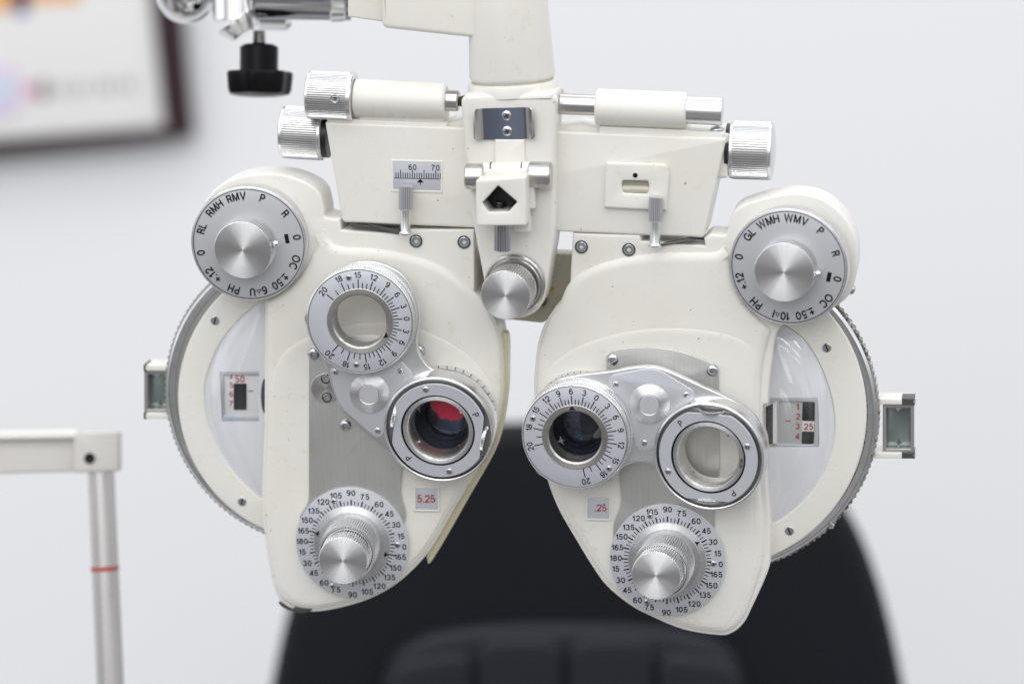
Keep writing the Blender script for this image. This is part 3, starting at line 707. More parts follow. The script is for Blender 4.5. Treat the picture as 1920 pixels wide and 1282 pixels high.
# number windows
for (x0, y0, x1, y1, t, h, tx) in ((779, 915, 821, 955, '5.25', hL, 799), (1101, 932, 1142, 972, '.25', hR, 1126)):
    plate('number_window', rect(x0, y0, x1, y1, 0, .02), 9, 12.6, DIAL, h, .2)
    fr = [rect(x0 - 3, y0 - 3, x1 + 3, y1 + 3, 2, .02), rect(x0, y0, x1, y1, 0, .02)]
    plate('window_rim', fr, 10, 14.2, CREAM2, h, .8)
    mk = Marks(); mk.text(t, 0, 0, 14.5 if t[0] == '5' else 13.5, 0, .95, .02, .06); mk.build('number_print', RED, h, DEV.M(tx, (y0 + y1) / 2 - .5, 13.0))

# sphere power discs with lunette window
GRV = spun('light turned ring', (0.74, 0.745, 0.75), .3, .5)
NICK = {'L': simple('light nickel rim', (0.62, 0.62, 0.60), 1, .36, var=.1), 'R': worn('worn nickel rim')}
def disc(side):
    if side == 'L':
        c = (592, 743); r = 299; rp = 270;  win = spl([(500, 560, 0), (486, 568), (450, 598), (415, 640), (392, 690), (383, 738), (392, 800), (420, 860), (455, 905), (488, 932), (500, 935, 0)], 5)
        wt = (c[0] + 6, c[1] - 10); h = hL
        # centre ring geometry sits lower than the head front
        cov = [p for p in circ(603, 745, rp, 60, 105, 262)] + [(600, 1000), (600, 480)]
        scr = ((403, 601), (454, 940)); rr0, rr1 = 100, 265
    else:
        c = (1336, 773); r = 314; rp = 290; win = spl([(1440, 600, 0), (1475, 612), (1510, 640), (1540, 690), (1560, 750), (1565, 805), (1555, 860), (1530, 910), (1495, 950), (1455, 978), (1440, 980, 0)], 5)
        cov = [p for p in circ(c[0] - 1, c[1] + 2, rp, 60, -72, 62)] + [(1400, 500), (1400, 1050)]
        scr = ((1550, 652), (1480, 995)); h = hR
    M = DEV.M(c[0], c[1], -62)
    k = knurl('power_disc', r, -26, -4, 150, 2.4, NICK[side], h, M, inner=r - 60, label='knurled disc edge' if side == 'L' else 'knurled disc edge with worn dark plating')
    lathe('groove_ring', [(r - 6, -5), (r - 6, 2), (r - 11, 7), (r - 12, 3), (r - 14, 3), (r - 14.5, 8), (r - 17, 8), (r - 17.5, 3), (r - 22, 3), (r - 22, -4)], GRV, k, M, seg=200)
    cp = plate('cover_ring', [cov, win], -72, -50, CREAM2, h, 4, res=3)
    for x, y in scr: add_screw(cp, DEV.M(x, y, -49.5), 8.6, 110 if side == 'R' else 75, 'slot')
    # recessed floor and clear dome
    rb = ([(412, 697), (486, 697), (486, 790), (416, 790)] if side == 'L' else [(1444, 746), (1536, 746), (1536, 838), (1444, 838)])
    flo = plate('window_floor', [win, rb], -62, -54, simple('pale lilac grey plastic', (0.755, 0.76, 0.772), .0, .42, var=.04) if 'pale lilac grey plastic' not in bpy.data.materials else bpy.data.materials['pale lilac grey plastic'], cp, .3)
    # clear window, bulging
    F = DEV; n = len(win); cx = sum(p[0] for p in win) / n; cy = sum(p[1] for p in win) / n
    bm = bmesh.new(); rows = []
    for t in (1, .94, .85, .7, .5, .3, .12):
        rows.append([bm.verts.new(Vector((F.L(cx + (p[0] - cx) * t, cy + (p[1] - cy) * t, -50) - F.L(cx, cy, -50)).to_tuple()) + Vector((0, 0, (42 * (1 - t ** 2.0)) * U))) for p in win])
    for a, b in zip(rows, rows[1:]):
        for i in range(n): j = (i + 1) % n; bm.faces.new((a[i], a[j], b[j], b[i]))
    bm.faces.new(rows[-1]); bmesh.ops.recalc_face_normals(bm, faces=bm.faces); bm.normal_update()
    if sum(f.normal.z for f in bm.faces) < 0: bmesh.ops.reverse_faces(bm, faces=bm.faces)
    me = bpy.data.meshes.new('clear_window'); bm.to_mesh(me); bm.free(); finish(me, 60)
    link('clear_window', me, GLASS, cp, F.M(cx, cy, -50))
    return cp
cL = disc('L'); cR = disc('R')
# readout boxes inside the windows
WHITE = simple('white scale drum', (0.72, 0.71, 0.70), 0, .4); GREYG = simple('grey scale drum', (0.48, 0.49, 0.47), 0.1, .4)
BEZ = simple('grey bezel plastic', (0.50, 0.52, 0.54), .2, .35)
plate('readout_bezel', [rc([(412, 697), (500, 697), (500, 790), (418, 790)], 3), rc([(419, 703), (487, 703), (487, 780), (420, 779)], 2)], -64, -55, BEZ, cL, 2)
plate('readout_drum', rect(417, 700, 489, 782), -64, -60, WHITE, cL, .5)
plate('readout_shutter', rect(438, 719, 462, 768, 1), -60, -58, DARK, cL, .4)
plate('dark_lens_edge', spl([(492, 716), (499, 714), (499, 772), (492, 768), (489, 742)], 4), -60, -52, simple('blue black lens edge', (.02, .035, .06), 0, .2), cL, 1)
mk = Marks()
for t, x, y, h in (('4', 434, 704.5, 8), ('50', 451, 709, 13), ('5', 434, 721, 11), ('6', 433, 739, 11), ('7', 432, 757.5, 11)): mk.text(t, x - 452, 741 - y, h, 0, .95, .02)
mk.poly([(15, 7.2), (25, 7.2), (25, 9.2), (15, 9.2)])
mk.build('readout_print', RED, cL, DEV.M(452, 741, -59.5))
plate('readout_bezel', [rc([(1438, 741, 2), (1534, 746), (1536, 838), (1470, 840), (1434, 836, 2)], 6), rc([(1461, 752), (1528, 754), (1526, 833), (1458, 832)], 4)], -64, -55, BEZ, cR, 2)
plate('readout_drum', rect(1455, 749, 1531, 836), -64, -60, GREYG, cR, .5)
plate('readout_shutter', rc([(1505, 754), (1528, 754), (1527, 789), (1504, 788)], 2), -60, -58, DARK, cR, .4)
plate('readout_shutter', rc([(1504, 809), (1527, 810), (1525, 833), (1503, 832)], 2), -60, -58, DARK, cR, .4)
plate('readout_tab', rc([(1504.5, 789.5), (1527, 790), (1526.5, 808.5), (1504, 808)], 0), -60, -58.6, WHITE, cR, .3)
plate('side_mirror', rc([(1431, 764), (1449, 758), (1449, 831), (1438, 834), (1431, 800)], 1), -60, -50, simple('dark mirror', (.12, .11, .12), .9, .15), cR, .6)
plate('side_strip', rc([(1449, 758), (1456, 754), (1456, 832), (1449, 831)], 1), -60, -48, WHITE, cR, .6)
mk = Marks()
for t, x, y, h in (('1', 1496, 761.5, 11.5), ('2', 1496, 780, 11.5), ('3', 1495.5, 799, 11.5), ('4', 1494.5, 818, 11.5), ('25', 1515.5, 799.5, 12)): mk.text(t, x - 1490, 790 - y, h, 0, .95, .015)
mk.poly([(-17, 0.5), (-7, 0.1), (-7, 1.9), (-17, 2.3)])
mk.build('readout_print', RED, cR, DEV.M(1490, 790, -57.6))
# clear stop at disc rim
lathe('stop_pin', [(5.5, 0), (5.5, 5), (4, 7), (0, 7)], STEEL, cR, DEV.M(1559, 984, -58), seg=24)

# corneal sighting ports at both sides
def port(px0, px1, y0, y1, par, side):
    fr = plate('sighting_port', [rc([(px0, y0 + 9), (px1, y0 + 9), (px1, y1 - 9), (px0, y1 - 9)], 2), rc([(px0 + 7, y0 + 18), (px1 - 7, y0 + 18), (px1 - 7, y1 - 18), (px0 + 7, y1 - 18)], 1)], -100, -78, STEELP, par, 1.5)
    plate('port_arm', rc([(px0 - (0 if side == 'L' else 20), y0), (px1 + (20 if side == 'L' else 0), y0 + 2), (px1 + (20 if side == 'L' else 0), y0 + 12), (px0 - (0 if side == 'L' else 20), y0 + 11)], 2), -130, -72, CREAM, fr, 2)
    plate('port_arm', rc([(px0 - (0 if side == 'L' else 20), y1 - 11), (px1 + (20 if side == 'L' else 0), y1 - 10), (px1 + (20 if side == 'L' else 0), y1), (px0 - (0 if side == 'L' else 20), y1)], 2), -130, -72, CREAM, fr, 2)
    tipx = px0 if side == 'L' else px1 - 22
    w = 5 if side == 'L' else 24
    for a, b in ((y0 - .5, y0 + 12.6), (y1 - 11.6, y1 + .6)):
        plate('worn_tip', rc([(tipx - 1, a), (tipx + w, a), (tipx + w - 3, (a + b) / 2), (tipx + w, b), (tipx - 1, b)], 1), -112, -71, GUN, fr, 1)
    plate('port_glass', rect(px0 + 4, y0 + 14, px1 - 4, y1 - 14), -104, -101, simple('green grey glass', (.36, .43, .42), .75, .16, var=.35) if 'green grey glass' not in bpy.data.materials else bpy.data.materials['green grey glass'], fr, .4)
    cx = (px0 + px1) / 2
    for yy, s in ((y0 + 17, 1), (y1 - 17, -1)):
        plate('sight_notch', [(cx - 6, yy), (cx + 6, yy), (cx, yy + 8 * s)], -88, -79, STEELP, fr, .3)
STEELP = simple('dull nickel plate', (0.50, 0.49, 0.47), .9, .38, var=.05)
port(270, 318, 684, 785, hL, 'L'); port(1655, 1714, 747, 859, hR, 'R')

# ---- apertures: lens battery seen down the bore
def aperture(side):
    ap = AP[side]; h = hL if side == 'L' else hR
    M = DEV.M(ap[0], ap[1], 0)
    lathe('aperture_tube', [(57.5, 12.3), (57.5, 14), (52, 14), (52, -8), (46, -8), (46, -30), (42, -30), (42, -55), (38, -55), (38, -88), (0, -88)], simple('blackened brass', (.014, .026, .05), .2, .32) if 'blackened brass' not in bpy.data.materials else bpy.data.materials['blackened brass'], h, M)
    lathe('battery_lens', [(50, -9), (50, -7), (30, -4.5), (0, -4)], LENS, h, M)
    lathe('battery_lens', [(41, -36), (41, -34), (25, -31), (0, -29.5)], LENS, h, M)
aperture('L'); aperture('R')
# red patch, a thin plate in the bore of the left head
plate('red_patch', spl([(806, 758), (815, 742), (840, 738), (862, 750), (872, 772), (862, 786), (852, 787), (845, 789), (838, 784), (828, 785), (820, 776)], 5), -3, 1, simple('red patch colour', (.90, .03, .11), 0, .35), hL, .4)
plate('brass_edge', spl([(1124, 800), (1133, 804), (1132, 817), (1119, 822), (1112, 818)], 4), -20, -16, simple('old ivory edge', (.5, .45, .30), .2, .3), hR, .4)

# ---- brushed back plates
bpl = plate('brushed_plate', rc([(579, 655, 12), (620, 634, 25), (690, 625, 60), (750, 634, 25), (792, 652, 8), (793, 700, 4), (760, 740, 20), (754, 870, 6), (750, 925, 14), (762, 962, 10), (740, 1060, 0), (600, 1060, 0), (560, 968, 10), (579, 940, 12)], 6), 11, 16, BRUSH, ph, 1.2, label='grey brushed plate with vertical grain')
bpr = plate('brushed_plate', rc([(1137, 668, 6), (1150, 656, 10), (1215, 648, 60), (1285, 660, 30), (1346, 686, 10), (1349, 740, 0), (1349, 880, 8), (1339, 960, 6), (1340, 985, 10), (1325, 1050, 0), (1150, 1050, 0), (1150, 980, 10), (1165, 945, 12), (1162, 860, 10), (1137, 760, 10)], 6), 11, 16, BRUSH, ph, 1.2, label='grey brushed plate with arched top edge')
for x, y, b in ((588, 663, bpl), (786, 658, bpl), (648, 797, bpl), (1148, 674, bpr), (1336, 694, bpr)): add_screw(b, DEV.M(x, y, 16), 11.5, random.uniform(0, 60), 'dome')
hb = lathe('hinge_disc', [(28, 0), (28, 3), (27, 4), (0, 4)], STEELR, bpl, DEV.M(611, 727, 17))
for x, y in ((611, 710), (613, 745)):
    lathe('screw_seat', [(7, 0), (7, 1), (9.5, 1), (9.5, 0)], BLACK, hb, DEV.M(x, y, 21), seg=32)
    add_screw(hb, DEV.M(x, y, 22), 7.6, 10, 'socket')

# ---- turret arms
tL_out = spl([(586, 590), (594, 640), (603, 662), (614, 700), (626, 738), (640, 768), (664, 795), (735, 853, 0), (760, 880), (826, 900), (895, 870), (925, 800), (905, 735), (868, 705), (835, 697), (808, 690), (789, 668), (781, 640), (786, 590), (760, 520), (700, 490), (640, 500), (600, 540)], 5)
hole1 = circ(682, 594, 54, 48)
tL = plate('lens_turret', [tL_out, circ(681, 596, 55, 48), circ(828, 795, 62, 48)], 40, 58, ALUF, ph, 3, res=3, label='silver swing arm carrying dial above and lens below')
tR_out = spl([(1000, 790), (1010, 745), (1045, 712), (1080, 703), (1140, 696), (1190, 688), (1222, 687), (1250, 694), (1300, 716), (1385, 756), (1425, 795), (1437, 850), (1415, 915), (1350, 950), (1280, 935), (1245, 895), (1218, 872), (1190, 868), (1165, 878), (1150, 900), (1080, 910), (1020, 880)], 5)
tR = plate('lens_turret', [tR_out, circ(1081, 810, 55, 48), circ(1334, 847, 62, 48)], 40, 58, ALUF, ph, 3, res=3, label='silver swing arm carrying dial left and lens right')
pL = plate('turret_panel', rc([(617, 690, 8), (640, 690, 20), (700, 690, 0), (752, 676, 8), (773, 700, 6), (771, 712, 6), (722, 770, 30), (720, 815, 10), (708, 822, 8), (694, 812, 8), (640, 765, 12), (627, 735, 12)], 6), 50, 60, PANEL, tL, 1.5)
pR = plate('turret_panel', rc([(1140, 712, 10), (1148, 702, 10), (1215, 690, 20), (1238, 694, 14), (1302, 733, 8), (1302, 748, 8), (1285, 758, 4), (1232, 800, 30), (1226, 845, 12), (1193, 846, 12), (1188, 815, 20), (1165, 760, 30)], 6), 50, 60, PANEL, tR, 1.5)
for p, b in ((pL, (693, 737)), (pR, (1218, 757))):
    lathe('turret_boss', [(37.5, -1), (37.5, 2), (36.5, 3), (24, 9), (19.5, 10), (18, 9), (0, 9)], SPUN2, p, DEV.M(b[0], b[1], 60))
    lathe('boss_cap', [(17.6, 8), (17.6, 9.4), (17, 9.8), (0, 9.8)], PANEL, p, DEV.M(b[0], b[1], 60), seg=64)
for x, y, p in ((629, 697, pL), (751, 695, pL), (708, 807, pL), (1154, 720, pR), (1287, 740, pR), (1208, 830, pR)): add_screw(p, DEV.M(x, y, 60.5), 5.8, random.uniform(0, 90))

# index collars round the apertures, and the pointers' reflections drawn as pale stars in the bores
for par_, cx_, cy_, rr_, a0_, a1_ in ((hL, 834, 782, 100, -10, 95), (hR, 1094, 791, 98, 70, 150)):
    lathe('index_collar', [(rr_ - 10, 0), (rr_, 0), (rr_, 20), (rr_ - 1, 22), (rr_ - 8, 22), (rr_ - 10, 20)], ALU, par_, DEV.M(cx_, cy_, 12))
    mk = Marks()
    for i in range(12): mk.tick(rr_ - 7, rr_ - 1, a0_ + (a1_ - a0_) * i / 11, 1.6)
    mk.build('collar_ticks', BLACK, par_, DEV.M(cx_, cy_, 34.4))
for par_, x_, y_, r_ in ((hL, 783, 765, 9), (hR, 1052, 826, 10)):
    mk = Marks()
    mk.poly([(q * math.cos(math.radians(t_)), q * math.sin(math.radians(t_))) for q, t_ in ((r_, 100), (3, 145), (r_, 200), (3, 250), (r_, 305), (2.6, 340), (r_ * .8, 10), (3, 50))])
    mk.build('star_reflection', simple('pale star reflection', (.55, .55, .50), .2, .4) if 'pale star reflection' not in bpy.data.materials else bpy.data.materials['pale star reflection'], par_, DEV.M(x_, y_, 15))
# ---- rotary prism dials
def interp(tab, v):
    for (a, x), (b, y) in zip(tab, tab[1:]):
        if a <= v <= b: return x + (y - x) * (v - a) / (b - a)
def rotary(base, tip, tabs, label_h, ptr, screws, wheel, par, lab, flip=False):
    at = axis(DEV, base, 52, tip, 96); Ln = at.length
    pr = knurl('prism_ring', 103, -Ln + 2, -Ln + 22, 130, 0.8, ALU, ph, at(0), inner=56, label=lab)
    lathe('prism_body', [(52, -Ln - 8), (100, -Ln - 8), (100, -4), (103, -14), (103, -5), (101, -2), (98.5, -1.2), (98.5, -3), (60, -3), (52, -3)][0:0] or [(52, -Ln - 6), (101, -Ln - 6), (101, -16), (99.5, -15)], ALU, pr, at(0))
    knurl('knurled_rim', 101.5, -14, -2.5, 150, 1.0, ALU, pr, at(0), inner=60)
    lathe('dial_rim', [(97.5, -3), (101, -3), (100.6, -0.6), (99, 0.6), (97.6, 0.4), (97.4, -3)], ALU, pr, at(0))
    df = lathe('dial_face', [(58, -2.5), (97.4, -2.5), (97.4, -0.2), (97, 0), (61, 0), (58, -2.5)], DIAL, pr, at(0))
    bz = lathe('bezel', [(51, -16), (49.2, -14), (49.2, -2), (50, -1), (52.5, 1.2), (61, 1.8), (62, 1.2), (62, -2)], STEELR, pr, at(0))
    lathe('bore', [(49.4, -14), (50.5, -Ln - 4), (56, -Ln - 4)], simple('grey bore', (.32, .31, .30), .8, .35) if 'grey bore' not in bpy.data.materials else bpy.data.materials['grey bore'], pr, at(0))
    lathe('prism_lens', [(49.3, -20), (49.3, -18), (30, -16.6), (0, -16)], LENS2, pr, at(0))
    mk = Marks(); mk.ring(97.0, 98.0, 160)
    for tab in tabs:
        for v in range(0, 21):
            a = interp(tab, v); big = v in (0, 3, 6, 9, 12, 15, 18, 20)
            mk.tick(62.3, 79.5 if big else 72.5, a, 1.9 if big else 1.7)
        for v in (0, 3, 6, 9, 12, 15, 18, 20):
            if v == 0 and tab is tabs[1]: continue
            mk.arc(str(v), 87.7, interp(tab, v), 11.2, .95, .014, .13)
    mk.build('dial_print', BLACK, pr, at(.35))
    m2 = Marks(); a = math.radians(ptr); c, n = math.cos(a), math.sin(a); t = lambda x, y: (x * c - y * n, x * n + y * c)
    m2.poly([t(60.5, 0), t(51.5, -6.8), t(52.8, 0), t(51.5, 6.8)]); m2.build('pointer', BLACK, pr, at(1.9))
    for x, y in screws: add_screw(pr, at(0.8, x, y), 5.5, random.uniform(0, 90))
    wx, wy = wheel
    knurl('thumb_wheel', 22, -14, -6, 34, 1.8, STEEL, pr, at(0, wx, wy))
    # notch caps at both sides of the wheel
    return pr
tabL = [(0, 3), (3, 19), (6, 35), (9, 51.6), (12, 70.5), (15, 90.5), (18, 114.5), (20, 140)]
tabL2 = [(0, 3), (3, -12.7), (6, -28.3), (9, -45), (12, -63), (15, -83.5), (18, -109.7), (20, -133)]
tabR = [(0, 59.7), (3, 75.6), (6, 92), (9, 108), (12, 125), (15, 144), (18, 168), (20, 192.6)]
tabR2 = [(0, 59.7), (3, 43), (6, 26), (9, 9), (12, -10), (15, -31.4), (18, -54.5), (20, -78.7)]
rotary((682, 592), (675, 602), [tabL, tabL2], 10, -30, ((-18, 83), (-10, -83)), (-84, 2), ph, 'rotary prism with silver scale dial at top of swing arm')
rotary((1086, 806), (1078, 819), [tabR, tabR2], 10, 92.5, ((-77.5, 36), (61, -60)), (-60, -59), ph, 'rotary prism with silver scale dial over the dark lens')

# ---- cross cylinder lenses
def jcc(base, tip, flat, ppos, screws, par, lab, wheels, sgn):
    at = axis(DEV, base, 48, tip, 92); Ln = at.length
    b = lathe('cross_cylinder', [(64, -Ln), (104, -Ln), (105, -Ln + 8), (105, -12), (104, -5), (101.5, -3.5), (99.5, -4.5), (99, -16), (64, -16)], ALU, ph, at(0), closed=True, label=lab)
    # grey face ring with two flats
    def shape(r, off):
        pts = []
        for i in range(120):
            a = 2 * math.pi * i / 120; rel = (math.degrees(a) - flat + 90) % 180 - 90
            rr = r; lim = r * off / math.cos(math.radians(rel)) if abs(rel) < 60 else 1e9
            pts.append((min(rr, lim) * math.cos(a), min(rr, lim) * math.sin(a)))
        return pts
    DGR = simple('shaded steel groove', (.36, .36, .365), .9, .35) if 'shaded steel groove' not in bpy.data.materials else bpy.data.materials['shaded steel groove']
    def ringmesh(name, outer, inner_r, z0, z1, mat, bev=1.0):
        bm = bmesh.new(); n = len(outer)
        inn = [(inner_r * math.cos(2 * math.pi * i / n), inner_r * math.sin(2 * math.pi * i / n)) for i in range(n)]
        R = []
        for pts, z, s in ((inn, z0, 1), (outer, z0, 1), (outer, z1 - bev, 1), (outer, z1, 1 - bev / 95), (inn, z1, 1)):
            R.append([bm.verts.new((x * U * s, y * U * s, z * U)) for x, y in pts])
        for a_, b_ in zip(R, R[1:] + R[:1]):
            for i in range(n): j = (i + 1) % n; bm.faces.new((a_[i], a_[j], b_[j], b_[i]))
        bmesh.ops.recalc_face_normals(bm, faces=bm.faces)
        me = bpy.data.meshes.new(name); bm.to_mesh(me); bm.free(); finish(me, 25); return link(name, me, mat, b, at(0))
    lathe('groove', [(98.9, -6), (98.8, -15.3), (76, -15.3)], DGR, b, at(0))  # groove surface coloured dark for the shade inside it
    ringmesh('handle_ring', shape(91, .91), 74, -13, -1.2, BRUSH)
    knurl('knurled_rim', 93.5, -8, -3, 140, .8, STEEL, b, at(0), inner=80) if False else None
    ringmesh('face_ring', shape(93, .90), 70.5, -2, 1.2, DIAL, .8)
    lathe('dark_gap', [(71, -1), (71, -10), (66, -10)], DARK, b, at(0))
    lathe('mount_ring', [(67, -12), (67, -1.2), (66, 0), (60.5, 0), (59.5, -1.2), (59, -3)], SPUN2, b, at(0))
    lathe('lens_mount', [(59.2, -2.5), (58, -4), (54.5, -14), (53.5, -30), (53.5, -Ln + 2), (60, -Ln + 2)], STEELR2, b, at(0))
    lathe('lens', [(53.4, -24), (53.4, -22), (32, -19), (0, -18)], LENS2, b, at(0))
    mk = Marks()
    for a in ppos: mk.arc('P', 81, a, 12, .92, .012)
    for a in ((flat + 38) % 360, (flat + 218) % 360): pass
    if sgn == 'R':
        mk.arc('±0.25', 62.6, -10, 6.2, .9, .0, .1)
        # printed on the mount ring
    mk.ring(89.3, 90.0, 140) if False else None
    mk.build('face_print', BLACK, b, at(1.5))
    dots = Marks()
    for a, r_ in ((flat - 40 if sgn == 'R' else 137, 50), (flat + 140 if sgn == 'R' else -47, 50)):
        dots.ring(0, 1.8, 12, r_ * math.cos(math.radians(a)), r_ * math.sin(math.radians(a)))
    dots.build('red_dots', RED, b, at(-19.0))
    dots = Marks()
    for a in ((35, 215) if sgn == 'L' else (25,)):
        dots.ring(0, 2.2, 14, 51 * math.cos(math.radians(a)), 51 * math.sin(math.radians(a)))
    dots.build('white_dots', WHITE, b, at(-18.6))
    for x, y in screws: add_screw(b, at(1.4, x, y), 6.2, random.uniform(0, 90))
    for a in wheels:
        Mw = at(-17, 88.5 * math.cos(math.radians(a)), 88.5 * math.sin(math.radians(a))) @ Matrix.Rotation(math.radians(a), 4, 'Z') @ Matrix.Rotation(math.radians(84), 4, 'Y')
        knurl('flip_wheel', 25, -3.4, 3.4, 44, 0.9, ALU, b, Mw)
    return b
STEELR2 = spun('turned lens mount', (0.72, 0.71, 0.69), 0.3, 0.6)
jcc((830, 791), (821, 807), 170, (23, 222), ((-17, 82), (16, -81)), ph, 'cross cylinder lens ring over the red patch', (164, -14), 'L')
jL = WM
jcc((1338, 843), (1328, 857), 85, (126, -58), ((75, 22), (-78, -28)), ph, 'cross cylinder lens ring showing the brushed plate through it', (84, 264), 'R')

# ---- axis dials
LAB = ['90', '75', '60', '45', '30', '15', '0', '165', '150', '135', '120', '105']
POSL = [(0, 99), (27, 92), (54, 78), (73, 60), (86, 39), (95.5, 17), (101, -4), (93, -24), (84, -46), (72, -65), (52, -83), (28, -95),
        (-1, -102), (-33, -93), (-56, -80), (-76, -61), (-88, -42), (-97, -20), (-97, 1), (-94, 22), (-86, 43), (-73, 62), (-54, 80), (-29, 93)]
LABS = ['90', '75', '60', '45', '30', '15', '0', '165', '150', '135', '120', '105', '90', '75', '60', '45', '30', '15', '180', '165', '150', '135', '120', '105']
def axis_dial(c, knob_o, knob_i, rot, arrows, screws, lab):
    at = axis(DEV, c, 22, knob_i, 142); Ln = at.length
    Mz = DEV.M(c[0], c[1], 22)
    ob = lathe('axis_dial', [(0, -12), (106, -12), (109, -1), (109, -.4), (108, 0), (0, 0)], DIAL, ph, Mz, seg=160, label=lab)
    mk = Marks()
    for k in range(72):
        a = 90 - k * 5 + rot
        big = k % 3 == 0
        mk.tick(74.5, 85.5 if big else 82.5, a, 2.7 if big else 1.7)
    for t, (x, y) in zip(LABS, POSL):
        cr, sr_ = math.cos(math.radians(rot)), math.sin(math.radians(rot))
        mk.text(t, x * cr - y * sr_, x * sr_ + y * cr, 10.8, 0, 1.0, .022, .13)
    mk.build('dial_print', BLACK, ob, DEV.M(c[0], c[1], 22.4))
    lathe('polished_dish', [(73.5, -1), (73.5, 2), (72.8, 3), (62, 6.0), (60.5, 5.2), (54, 4.5), (0, 4.5)], SPUN2, ob, Mz)
    kz = Ln - 75
    # outer knob, axis leaning with the inner one
    mo = axis(DEV, c, 22, knob_o, 92)
    knurl('outer_knob', 54.5, -mo.length + 5, 0, 74, 1.5, ALU, ob, mo(0), inner=46)
    lathe('outer_knob_lip', [(54, -1), (54, .8), (49.5, 1.4), (48.8, 0), (48.8, -8), (40, -8)], ALU, ob, mo(0))
    lathe('black_groove', [(49, 0.2), (48.4, .4), (47, -1), (46.5, -10), (30, -10)], BLACK, ob, mo(0))
    knurl('inner_knob', 46.5, -58, 0, 62, 1.5, ALU, ob, at(0))
    face('knob_face', 44.8, .3, SPUN, ob, at(0))
    m2 = Marks()
    for a_, x, y in arrows:
        a = math.radians(a_); cc, n = math.cos(a), math.sin(a); t = lambda p, q: (x + p * cc - q * n, y + p * n + q * cc)
        m2.poly([t(8.5, 0), t(2, -2), t(-3, -7), t(-1.6, -2), t(-4.5, 0), t(-1.6, 2), t(-3, 7), t(2, 2)])
    m2.build('arrow_print', BLACK, ob, DEV.M(c[0], c[1], 22 + 5.2))
    for x, y in screws: add_screw(ob, DEV.M(x, y, 22.8), 5.8, random.uniform(0, 90))
    return ob
axis_dial((660, 1018), (650, 1037), (643, 1051), -1.2, ((-8, 64, -22), (172, -66, 18)), ((626, 939), (745, 1021), (624, 1098)), 'silver angle dial with two arrows and stacked knobs')
axis_dial((1251, 1050), (1239, 1070), (1230, 1079), -1.5, ((30, 56, 33),), ((1219, 967), (1338, 1056), (1213, 1128)), 'silver angle dial with one arrow and stacked knobs')

# ---- selector dials at the outer top corners
def selector(base, tip, kb, kt, words, mark, pin, lab, gs):
    at = axis(DEV, base, 2, tip, 34); Ln = at.length
    b = knurl('selector_dial', 110.5, -Ln, -1.5, 150, 1.2, ALU, ph, at(0), label=lab)
    lathe('dial_rim', [(105, -2), (109.5, -2), (109, -.4), (108, .3), (105, 0)], SPUN2, b, at(0), seg=160)
    # slightly conical silver face
    lathe('dial_face', [(107.6, -1.6), (107.4, 0.3), (106.5, .6), (75, 1.2), (56, 3.2), (0, 3.4)], DIALG, b, at(0), seg=160)
    mk = Marks(); mk.ring(104.4, 105.6, 180)
    for t, a in words: mk.arc(t, 93, a, 14.8, .92, .020, .13)
    a, r_ = mark; ar = math.radians(a); c, n = math.cos(ar), math.sin(ar)
    mk.poly([((r_ + x) * c - y * n, (r_ + x) * n + y * c) for x, y in ((-3.8, -9), (3.8, -9), (3.8, 9), (-3.8, 9))])
    mk.build('dial_print', BLACK, b, at(1.75))
    k2 = axis(DEV, tip, 34, kt, 78)
    knurl('centre_knob', 55.5, -k2.length + 2, 0, 84, 1.4, ALU, b, k2(0))
    face('knob_face', 54, .3, SPUN, b, k2(0))
    lathe('index_pin', [(6, 0), (6, 5), (4.5, 8), (2, 9), (0, 9)], CHROME, b, k2(-24, pin[0], pin[1]) @ Matrix.Rotation(math.radians(90), 4, 'Y') @ Matrix.Translation((0, 0, -3 * U)), seg=24)
    return b
DIALG = simple('satin silver selector face', (0.64, 0.655, 0.68), 0.45, 0.36, bump=.04, bscale=2500)
selector((472, 450), (466.5, 457.5), (466, 457), (455, 469.5),
         (('RMV', 102), ('RMH', 131.5), ('RL', 161), ('0', 190), ('+.12', 220), ('PH', 249.5), ('6^U', 279), ('±.50', 308), ('OC', 338), ('0', 8), ('R', 39), ('P', 71)), (8, 73.5), (58, 6),
         'selector dial at the upper left marked RMV and RMH', 0)
selector((1484, 493), (1478, 501), (1478, 501), (1470, 511),
         (('WMV', 78), ('WMH', 111), ('GL', 138), ('0', 167), ('+.12', 196), ('PH', 227), ('10^I', 259), ('±.50', 287), ('OC', 317), ('0', 346), ('R', 16), ('P', 47)), (-14, 77), (58, -8),
         'selector dial at the upper right marked WMV and WMH', 0)

# ================================================================== SUPPORT ARM
ARMF = DEV
arm = root('support_arm', DEV.M(960, 60, -40), 'cream support arm with vertical neck above the phoropter and chrome joint at left', 'arm')
nM, nL = along(DEV, (961, 149), (949, -60), -45)
nk = lathe('arm_neck', [(0, -2), (70, -2), (76, 1), (79, 5), (80, 9), (73, 150), (69, nL), (0, nL)], CREAM, arm, nM, seg=96)
lathe('neck_seam', [(76, -3), (77, -1), (76, 0.5), (60, 0.5)], SHADED, nk, nM)
lathe('neck_collar', [(0, -26), (84, -26), (84, -9), (82, -4.5), (76, -2.5), (0, -2)], CREAM, nk, nM)
plate('arm_body', rc([(714, -60), (960, -60), (960, 74, 4), (884, 71, 10), (716, 53, 12)], 3), -110, 0, CREAM, arm, 8, res=4)
plate('arm_end_block', rc([(652, -60), (722, -60), (722, 42), (652, 32)], 3), -120, -25, CREAM, arm, 3)
AB = BACK(0.085)
SC = (D + 0.085) / D
def brod(name, p, q, r0, r1, mat, F, ex=None, par=None, seg=64, bev=2):
    return rod(name, p, q, r0 * SC, r1 * SC, 0, mat, par or arm, F=F, bev=bev, seg=seg, extra=ex)
